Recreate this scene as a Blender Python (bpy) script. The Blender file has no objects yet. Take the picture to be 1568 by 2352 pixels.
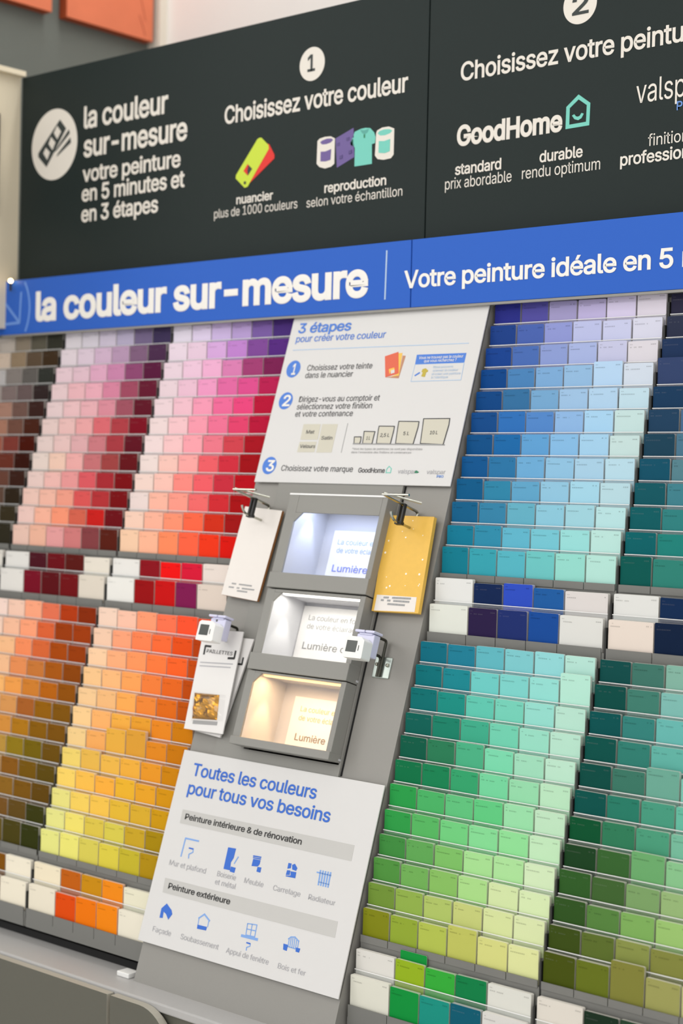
import bpy, math, random, os, colorsys
from mathutils import Vector, Matrix, kdtree

random.seed(7)
SC = bpy.context.scene
COL = SC.collection
S = 0.055            # one layout unit (the pitch of the paint cards) in metres
ZB = 1.905           # height of the layout origin above the floor, metres
PI = math.pi

# ------------------------------------------------------------------ camera, light, exposure
YAW, PITCH, ROLL, FPX = 0.713677, -0.018284, 0.022305, 3738.51
CAM = Vector((29.32804, -40.82938, -5.55384))
fw = Vector((-math.sin(YAW) * math.cos(PITCH), math.cos(YAW) * math.cos(PITCH), math.sin(PITCH)))
rt = fw.cross(Vector((0, 0, 1))).normalized()
up = rt.cross(fw)
r2 = rt * math.cos(ROLL) + up * math.sin(ROLL)
u2 = -rt * math.sin(ROLL) + up * math.cos(ROLL)

def P3(v):
    return Vector((v[0] * S, v[1] * S, v[2] * S + ZB))

cd = bpy.data.cameras.new('camera')
cam = bpy.data.objects.new('camera', cd)
COL.objects.link(cam)
M = Matrix((r2, u2, -fw)).transposed().to_4x4()
M.translation = P3(CAM)
cam.matrix_world = M
cd.sensor_fit = 'VERTICAL'
cd.sensor_height = 36.0
cd.sensor_width = 24.0
cd.lens = FPX / 2352 * 36.0
cd.clip_start = 0.05
cd.dof.use_dof = True
cd.dof.focus_distance = 2.52
cd.dof.aperture_fstop = 3.4
SC.camera = cam

SC.view_settings.view_transform = 'Standard'
SC.view_settings.look = 'None'
SC.view_settings.gamma = 1.0
SC.view_settings.use_curve_mapping = False
SC.view_settings.exposure = 0.0

wd = bpy.data.worlds.new('shop_ambient')
SC.world = wd
wd.use_nodes = True
wd.node_tree.nodes['Background'].inputs[0].default_value = (1.0, 0.995, 0.985, 1)
wd.node_tree.nodes['Background'].inputs[1].default_value = 1.0

def area(name, loc, target, sx, sy, power, col=(1, 0.96, 0.9)):
    l = bpy.data.lights.new(name, 'AREA')
    l.shape = 'RECTANGLE'; l.size = sx; l.size_y = sy; l.energy = power; l.color = col
    o = bpy.data.objects.new(name, l); COL.objects.link(o)
    o.location = loc
    o.rotation_euler = (Vector(target) - Vector(loc)).to_track_quat('-Z', 'Y').to_euler()
    return o
# rows of ceiling luminaires along the aisle
area('aisle_luminaire', (-0.6, -2.4, 4.5), (-0.6, -0.6, 1.2), 6.0, 0.5, 18, (1, 0.98, 0.955))
area('aisle_luminaire', (0.6, -6.0, 4.5), (0.0, -0.5, 1.1), 7.0, 0.8, 118, (1, 0.98, 0.955))
area('aisle_luminaire', (-4.2, -3.8, 4.3), (-0.8, 0, 1.2), 2.0, 2.0, 42, (1, 0.965, 0.91))
area('wall_fill_lamp', (-0.6, 0.34, 4.3), (-0.6, 0.60, 2.6), 3.0, 0.3, 38, (1, 0.99, 0.975))  # unseen extra lamp, added to brighten the white wall and pictures

# ------------------------------------------------------------------ helpers
def lin(c):
    return c / 12.92 if c <= 0.04045 else ((c + 0.055) / 1.055) ** 2.4
def hexc(h, k=1.0):
    return tuple(lin(int(h[i:i + 2], 16) / 255) * k for i in (0, 2, 4))

def mat(name, h=None, rgb=None, rough=0.6, metal=0.0, spec=0.5, noise=0.0, nscale=40, bump=0.0, emit=None):
    m = bpy.data.materials.new(name); m.use_nodes = True
    nt = m.node_tree; b = nt.nodes['Principled BSDF']
    c = rgb or hexc(h)
    b.inputs['Base Color'].default_value = (*c, 1)
    b.inputs['Roughness'].default_value = rough
    b.inputs['Metallic'].default_value = metal
    b.inputs['Specular IOR Level'].default_value = spec
    if noise or bump:
        tc = nt.nodes.new('ShaderNodeTexCoord'); n = nt.nodes.new('ShaderNodeTexNoise')
        n.inputs['Scale'].default_value = nscale; n.inputs['Detail'].default_value = 5
        nt.links.new(tc.outputs['Object'], n.inputs['Vector'])
        if noise:
            r = nt.nodes.new('ShaderNodeMixRGB'); r.blend_type = 'MIX'
            r.inputs[1].default_value = (*[x * (1 - noise) for x in c], 1)
            r.inputs[2].default_value = (*[min(1, x * (1 + noise)) for x in c], 1)
            nt.links.new(n.outputs['Fac'], r.inputs[0]); nt.links.new(r.outputs[0], b.inputs['Base Color'])
        if bump:
            bp = nt.nodes.new('ShaderNodeBump'); bp.inputs['Strength'].default_value = bump; bp.inputs['Distance'].default_value = 0.001
            nt.links.new(n.outputs['Fac'], bp.inputs['Height']); nt.links.new(bp.outputs[0], b.inputs['Normal'])
    if emit:
        b.inputs['Emission Color'].default_value = (*emit[0], 1); b.inputs['Emission Strength'].default_value = emit[1]
    return m

KA = 1.0            # printed colours as albedo
def card_material():
    m = bpy.data.materials.new('printed_card'); m.use_nodes = True
    nt = m.node_tree; b = nt.nodes['Principled BSDF']
    a = nt.nodes.new('ShaderNodeAttribute'); a.attribute_name = 'Col'
    nt.links.new(a.outputs['Color'], b.inputs['Base Color'])
    b.inputs['Roughness'].default_value = 0.55; b.inputs['Specular IOR Level'].default_value = 0.08
    return m
def clear_material(name, tint, fac, rough=0.08):
    m = bpy.data.materials.new(name); m.use_nodes = True
    nt = m.node_tree; nt.nodes.remove(nt.nodes['Principled BSDF'])
    t = nt.nodes.new('ShaderNodeBsdfTransparent'); g = nt.nodes.new('ShaderNodeBsdfGlossy'); d = nt.nodes.new('ShaderNodeBsdfDiffuse')
    t.inputs[0].default_value = (*tint, 1); g.inputs['Roughness'].default_value = rough; d.inputs[0].default_value = (0.8, 0.8, 0.8, 1)
    mx = nt.nodes.new('ShaderNodeMixShader'); mx.inputs[0].default_value = 0.5
    nt.links.new(g.outputs[0], mx.inputs[1]); nt.links.new(d.outputs[0], mx.inputs[2])
    m2 = nt.nodes.new('ShaderNodeMixShader'); m2.inputs[0].default_value = fac
    nt.links.new(t.outputs[0], m2.inputs[1]); nt.links.new(mx.outputs[0], m2.inputs[2])
    nt.links.new(m2.outputs[0], nt.nodes['Material Output'].inputs[0])
    return m

M_CARD = card_material()
M_CLEAR = clear_material('clear_acrylic', (0.97, 0.98, 0.98), 0.10)
M_CEDGE = mat('acrylic_edge', 'eeeeee', rough=0.3)
M_BAG = clear_material('clear_film', (0.98, 0.98, 0.98), 0.07)
M_GREY = mat('grey_stand', '918f8a', rough=0.5, noise=0.02, nscale=300, bump=0.05)
M_GREYD = mat('grey_tray', '757571', rough=0.5)
M_GREYI = mat('grey_insert', '8c8b86', rough=0.5, noise=0.02, nscale=300, bump=0.05)
M_BLACKP = mat('black_plastic', '1c1d1c', rough=0.4)
M_CAB = mat('cabinet_grey', '5a594f', rough=0.55, noise=0.03, nscale=200)
M_CABT = mat('worktop_grey', 'b0afae', rough=0.4, noise=0.02, nscale=200)
M_CABE = mat('drawer_edge_beige', 'a8a498', rough=0.5)  # beige-grey for the drawer front edges, paler than the faces
M_DARK = mat('shadow_gap_black', '121212', rough=0.8)
M_BOARD = mat('white_board', 'd8d7d6', rough=0.35, spec=0.3)
M_BLACKSIGN = mat('black_sign', '232c2b', rough=0.5, spec=0.15, noise=0.03, nscale=120)
M_CREAM = mat('cream_print', 'e6e0d6', rough=0.6)
M_BLUE = mat('blue_fascia', '3063c4', rough=0.4, spec=0.15)
M_BLUEL = mat('light_blue_print', '6c98e0', rough=0.6)
M_WHITEP = mat('white_print', 'f2efe9', rough=0.6)
M_ROYAL = mat('royal_blue_print', '2f69cc', rough=0.6)
M_BLUE5 = mat('mid_blue_print', '4a7fd8', rough=0.6)
M_PALEB = mat('pale_blue_print', 'b4cbe6', rough=0.6)
M_SOFTB = mat('soft_blue_ink', '9ab2dc', rough=0.6)
M_TAN = mat('tan_ink', 'cdb08a', rough=0.6)
M_ICONL = mat('icon_blue_print', '7ea6e2', rough=0.6)
M_INK = mat('dark_ink', '4a4a4c', rough=0.6)
M_INK2 = mat('black_ink', '222222', rough=0.6)
M_GREYT = mat('pale_grey_ink', 'aeaeb2', rough=0.6)
M_GREYM = mat('mid_grey_ink', 'a0a0a0', rough=0.6)
M_BAR = mat('grey_bar_print', 'c3c2bf', rough=0.6)
M_BEIGE = mat('beige_print', 'd0ccbc', rough=0.6)
M_MINT = mat('mint_print', '74ccbc', rough=0.6)
M_PURP = mat('purple_print', '6c5a96', rough=0.6)
M_PURPD = mat('dark_purple_print', '574880', rough=0.6)
M_LIME = mat('lime_print', 'c8dc3c', rough=0.6)
M_RED = mat('red_print', 'e02a22', rough=0.6)
M_SIGNDK = mat('sign_dark_print', '2c3534', rough=0.6)
M_ORED = mat('orange_red_print', 'e0664a', rough=0.6)
M_YEL = mat('yellow_print', 'f6c458', rough=0.6)
M_BRN = mat('brown_print', 'c08a6c', rough=0.6)
M_OCHRE = mat('ochre_print', 'c2ae42', rough=0.6)
M_LEAF = mat('green_print', '2f7f5c', rough=0.6)
M_STEEL = mat('steel', 'b4b4a8', rough=0.25, metal=1.0)
M_ZINC = mat('zinc', 'c2ccc6', rough=0.35, metal=0.85)
M_DWIRE = mat('dark_wire', '4c4c44', rough=0.3, metal=0.8)
M_WHITEPL = mat('white_plastic', 'eeeeec', rough=0.35)
M_CLEARPL = mat('frosted_plastic', 'd2d2ea', rough=0.2)
M_SCREEN = mat('dark_window', '2c342f', rough=0.2)
M_TAG = mat('off_white_sample', 'eae4de', rough=0.5, noise=0.02, nscale=60)
M_WOOD = mat('sample_edge', 'a8703c', rough=0.7)
M_TAGY = mat('yellow_sample', 'eabb50', rough=0.5, noise=0.06, nscale=90)
M_GLIT = mat('glitter', 'fff8e8', rough=0.2)
M_CARDW = mat('white_card', 'e6e4e2', rough=0.5)
M_GOLD = mat('gold_foil', 'b8821e', rough=0.22, metal=0.95, noise=0.3, nscale=60)
M_LINING = mat('white_lining', 'c4c4c8', rough=0.5)
M_CANVAS = mat('orange_canvas', 'd67450', rough=0.8, noise=0.12, nscale=14, bump=0.2)
M_CANVE = mat('canvas_edge', 'a8461c', rough=0.8)
M_CRACK = mat('dark_sketch', 'a04a34', rough=0.8)
M_WALLD = mat('dark_wall_paint', '666a64', rough=0.8, noise=0.03, nscale=20)
M_WALLW = mat('white_wall_paint', 'efece8', rough=0.8, noise=0.01, nscale=10)
M_TRIM = mat('beige_trim_paint', 'd8d0c2', rough=0.7)
M_ENDP = mat('cream_panel', 'e8dcc2', rough=0.6, noise=0.02, nscale=10)
M_FLOOR = mat('floor_tile', 'd2cec8', rough=0.4, noise=0.05, nscale=4)
M_CEIL = mat('ceiling_paint', 'e8e6e2', rough=0.8)

class MB:
    def __init__(s):
        s.v = []; s.f = []; s.m = []; s.c = []
    def add(s, vs, fs, mi=0, col=None):
        b = len(s.v); s.v += [tuple(v) for v in vs]
        for f in fs:
            s.f.append([b + i for i in f]); s.m.append(mi); s.c.append(col)
    def box(s, x0, x1, y0, y1, z0, z1, mi=0, col=None):
        vs = [(x, y, z) for z in (z0, z1) for y in (y0, y1) for x in (x0, x1)]
        s.add(vs, [(0, 2, 3, 1), (4, 5, 7, 6), (0, 1, 5, 4), (2, 6, 7, 3), (0, 4, 6, 2), (1, 3, 7, 5)], mi, col)
    def prism(s, pts, z0, z1, mi=0, side=None):
        ar = sum(pts[i][0] * pts[(i + 1) % len(pts)][1] - pts[(i + 1) % len(pts)][0] * pts[i][1] for i in range(len(pts)))
        if ar < 0: pts = pts[::-1]
        n = len(pts)
        vs = [(x, y, z0) for x, y in pts] + [(x, y, z1) for x, y in pts]
        s.add(vs, [list(range(n - 1, -1, -1)), list(range(n, 2 * n))], mi)
        s.add(vs, [(i, (i + 1) % n, n + (i + 1) % n, n + i) for i in range(n)], mi if side is None else side)
    def disc(s, cx, cy, r, z0, z1, mi=0, n=48):
        s.prism([(cx + r * math.cos(2 * PI * i / n), cy + r * math.sin(2 * PI * i / n)) for i in range(n)], z0, z1, mi)
    def ring(s, o, i, z0, z1, mi=0):
        n = len(o)
        vs = [(x, y, z1) for x, y in o] + [(x, y, z1) for x, y in i] + [(x, y, z0) for x, y in o] + [(x, y, z0) for x, y in i]
        fs = []
        for k in range(n):
            l = (k + 1) % n
            fs += [(k, l, n + l, n + k), (2 * n + k, 3 * n + k, 3 * n + l, 2 * n + l), (k, 2 * n + k, 2 * n + l, l), (n + k, n + l, 3 * n + l, 3 * n + k)]
        s.add(vs, fs, mi)
    def stroke(s, pts, w, z0, z1, mi=0):
        zb = z1
        for k, (a, b) in enumerate(zip(pts, pts[1:])):
            z1 = zb + 0.002 * (k % 3)
            dx, dy = b[0] - a[0], b[1] - a[1]; L = math.hypot(dx, dy) or 1
            nx, ny = -dy / L * w / 2, dx / L * w / 2; ex, ey = dx / L * w / 4, dy / L * w / 4
            s.prism([(a[0] - ex + nx, a[1] - ey + ny), (a[0] - ex - nx, a[1] - ey - ny), (b[0] + ex - nx, b[1] + ey - ny), (b[0] + ex + nx, b[1] + ey + ny)], z0, z1, mi)
    def tube(s, path, r, mi=0, n=10):
        pts = [Vector(p) for p in path]; rings = []
        for i, p in enumerate(pts):
            d = (pts[min(i + 1, len(pts) - 1)] - pts[max(i - 1, 0)]).normalized()
            a = d.cross(Vector((0.3, 0.9, 0.31))).normalized(); b = d.cross(a)
            rings.append([p + a * (r * math.cos(2 * PI * k / n)) + b * (r * math.sin(2 * PI * k / n)) for k in range(n)])
        vs = [v for g in rings for v in g]
        fs = [(i * n + k, i * n + (k + 1) % n, (i + 1) * n + (k + 1) % n, (i + 1) * n + k) for i in range(len(pts) - 1) for k in range(n)]
        fs += [list(range(n - 1, -1, -1)), list(range((len(pts) - 1) * n, len(pts) * n))]
        s.add(vs, fs, mi)
    def ball(s, c, r, mi=0, n=10):
        vs = []; fs = []
        for i in range(n + 1):
            t = PI * i / n
            for k in range(2 * n):
                p = PI * k / n
                vs.append((c[0] + r * math.sin(t) * math.cos(p), c[1] + r * math.sin(t) * math.sin(p), c[2] + r * math.cos(t)))
        for i in range(n):
            for k in range(2 * n):
                l = (k + 1) % (2 * n)
                fs.append((i * 2 * n + k, (i + 1) * 2 * n + k, (i + 1) * 2 * n + l, i * 2 * n + l))
        s.add(vs, fs, mi)
    def build(s, name, mats, parent=None, bevel=0, smooth=False):
        me = bpy.data.meshes.new(name)
        me.from_pydata([(v[0] * S, v[1] * S, v[2] * S) for v in s.v], [], s.f)
        for mm in (mats if isinstance(mats, (list, tuple)) else [mats]): me.materials.append(mm)
        for p, mi in zip(me.polygons, s.m):
            p.material_index = mi; p.use_smooth = smooth
        if any(c is not None for c in s.c):
            at = me.color_attributes.new('Col', 'FLOAT_COLOR', 'CORNER')
            for p, c in zip(me.polygons, s.c):
                for li in p.loop_indices: at.data[li].color = (*(c or (0.5, 0.5, 0.5)), 1)
        me.validate(); me.update()
        o = bpy.data.objects.new(name, me); COL.objects.link(o)
        if parent: o.parent = parent
        if bevel:
            b = o.modifiers.new('bevel', 'BEVEL'); b.width = bevel * S; b.segments = 2; b.limit_method = 'ANGLE'
        return o

def tag(o, label=None, cat=None, group=None, kind=None):
    if label: o['label'] = label
    if cat: o['category'] = cat
    if group: o['group'] = group
    if kind: o['kind'] = kind
    return o
def empty(name, loc=(0, 0, 0), rx=0.0, label=None, cat=None, group=None):
    o = bpy.data.objects.new(name, None); COL.objects.link(o)
    o.location = P3(loc); o.rotation_euler = (rx, 0, 0); o.empty_display_size = 0.05
    return tag(o, label, cat, group)

# ---- lettering: glyph outlines of a sans-serif face, fitted to a measured width and height
FONT = None
try:
    FONT = bpy.data.fonts.load(os.path.join(bpy.utils.resource_path('LOCAL'), 'datafiles', 'fonts', 'Inter.woff2'))
except Exception:
    FONT = None
_tc = {}
def glyphs(s, off, sp=1.0):
    """outline of s as a flat shape; off widens the strokes with a rounded edge (bold weight)"""
    off = max(off, 0.0)
    if (s, off, sp) not in _tc:
        c = bpy.data.curves.new('lettering', 'FONT'); c.body = s; c.resolution_u = 4; c.space_character = sp
        if off: c.bevel_depth = off; c.bevel_resolution = 1
        if FONT: c.font = FONT
        o = bpy.data.objects.new('lettering', c); COL.objects.link(o)
        bpy.context.view_layer.update()
        me = bpy.data.meshes.new_from_object(o.evaluated_get(bpy.context.evaluated_depsgraph_get()))
        vs = [(v.co.x, v.co.y, v.co.z) for v in me.vertices]; fs = [tuple(p.vertices) for p in me.polygons]
        bpy.data.objects.remove(o); bpy.data.curves.remove(c); bpy.data.meshes.remove(me)
        if off:                      # tame the odd miter spike of the rounded edge
            base = glyphs(s, 0.0, sp)[0]
            kd = kdtree.KDTree(len(base))
            for q, v in enumerate(base): kd.insert((v[0], v[1], 0), q)
            kd.balance()
            for q, v in enumerate(vs):
                c0, _, d = kd.find((v[0], v[1], 0))
                if d > off * 1.6:
                    f = off / d; vs[q] = (c0[0] + (v[0] - c0[0]) * f, c0[1] + (v[1] - c0[1]) * f, v[2])
        _tc[(s, off, sp)] = (vs, fs)
    return _tc[(s, off, sp)]
def write(mb, items, off=0.0, z=0.015, mi=0):
    sp = 0.965 if off >= 0.01 else 0.98
    for s, x0, x1, y, h, ref in items:
        vs, fs = glyphs(s, off, sp)
        rv = glyphs(ref or s, off, sp)[0]; hv = glyphs('l', off, sp)[0]
        a = min(v[0] for v in rv); b = max(v[0] for v in rv); k = (x1 - x0) / (b - a)
        ky = h / max(v[1] for v in hv)
        mb.add([(x0 + (vx - a) * k, y + vy * ky, z + max(vz, -0.002) * ky * 0.3) for vx, vy, vz in vs], fs, mi)

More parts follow.
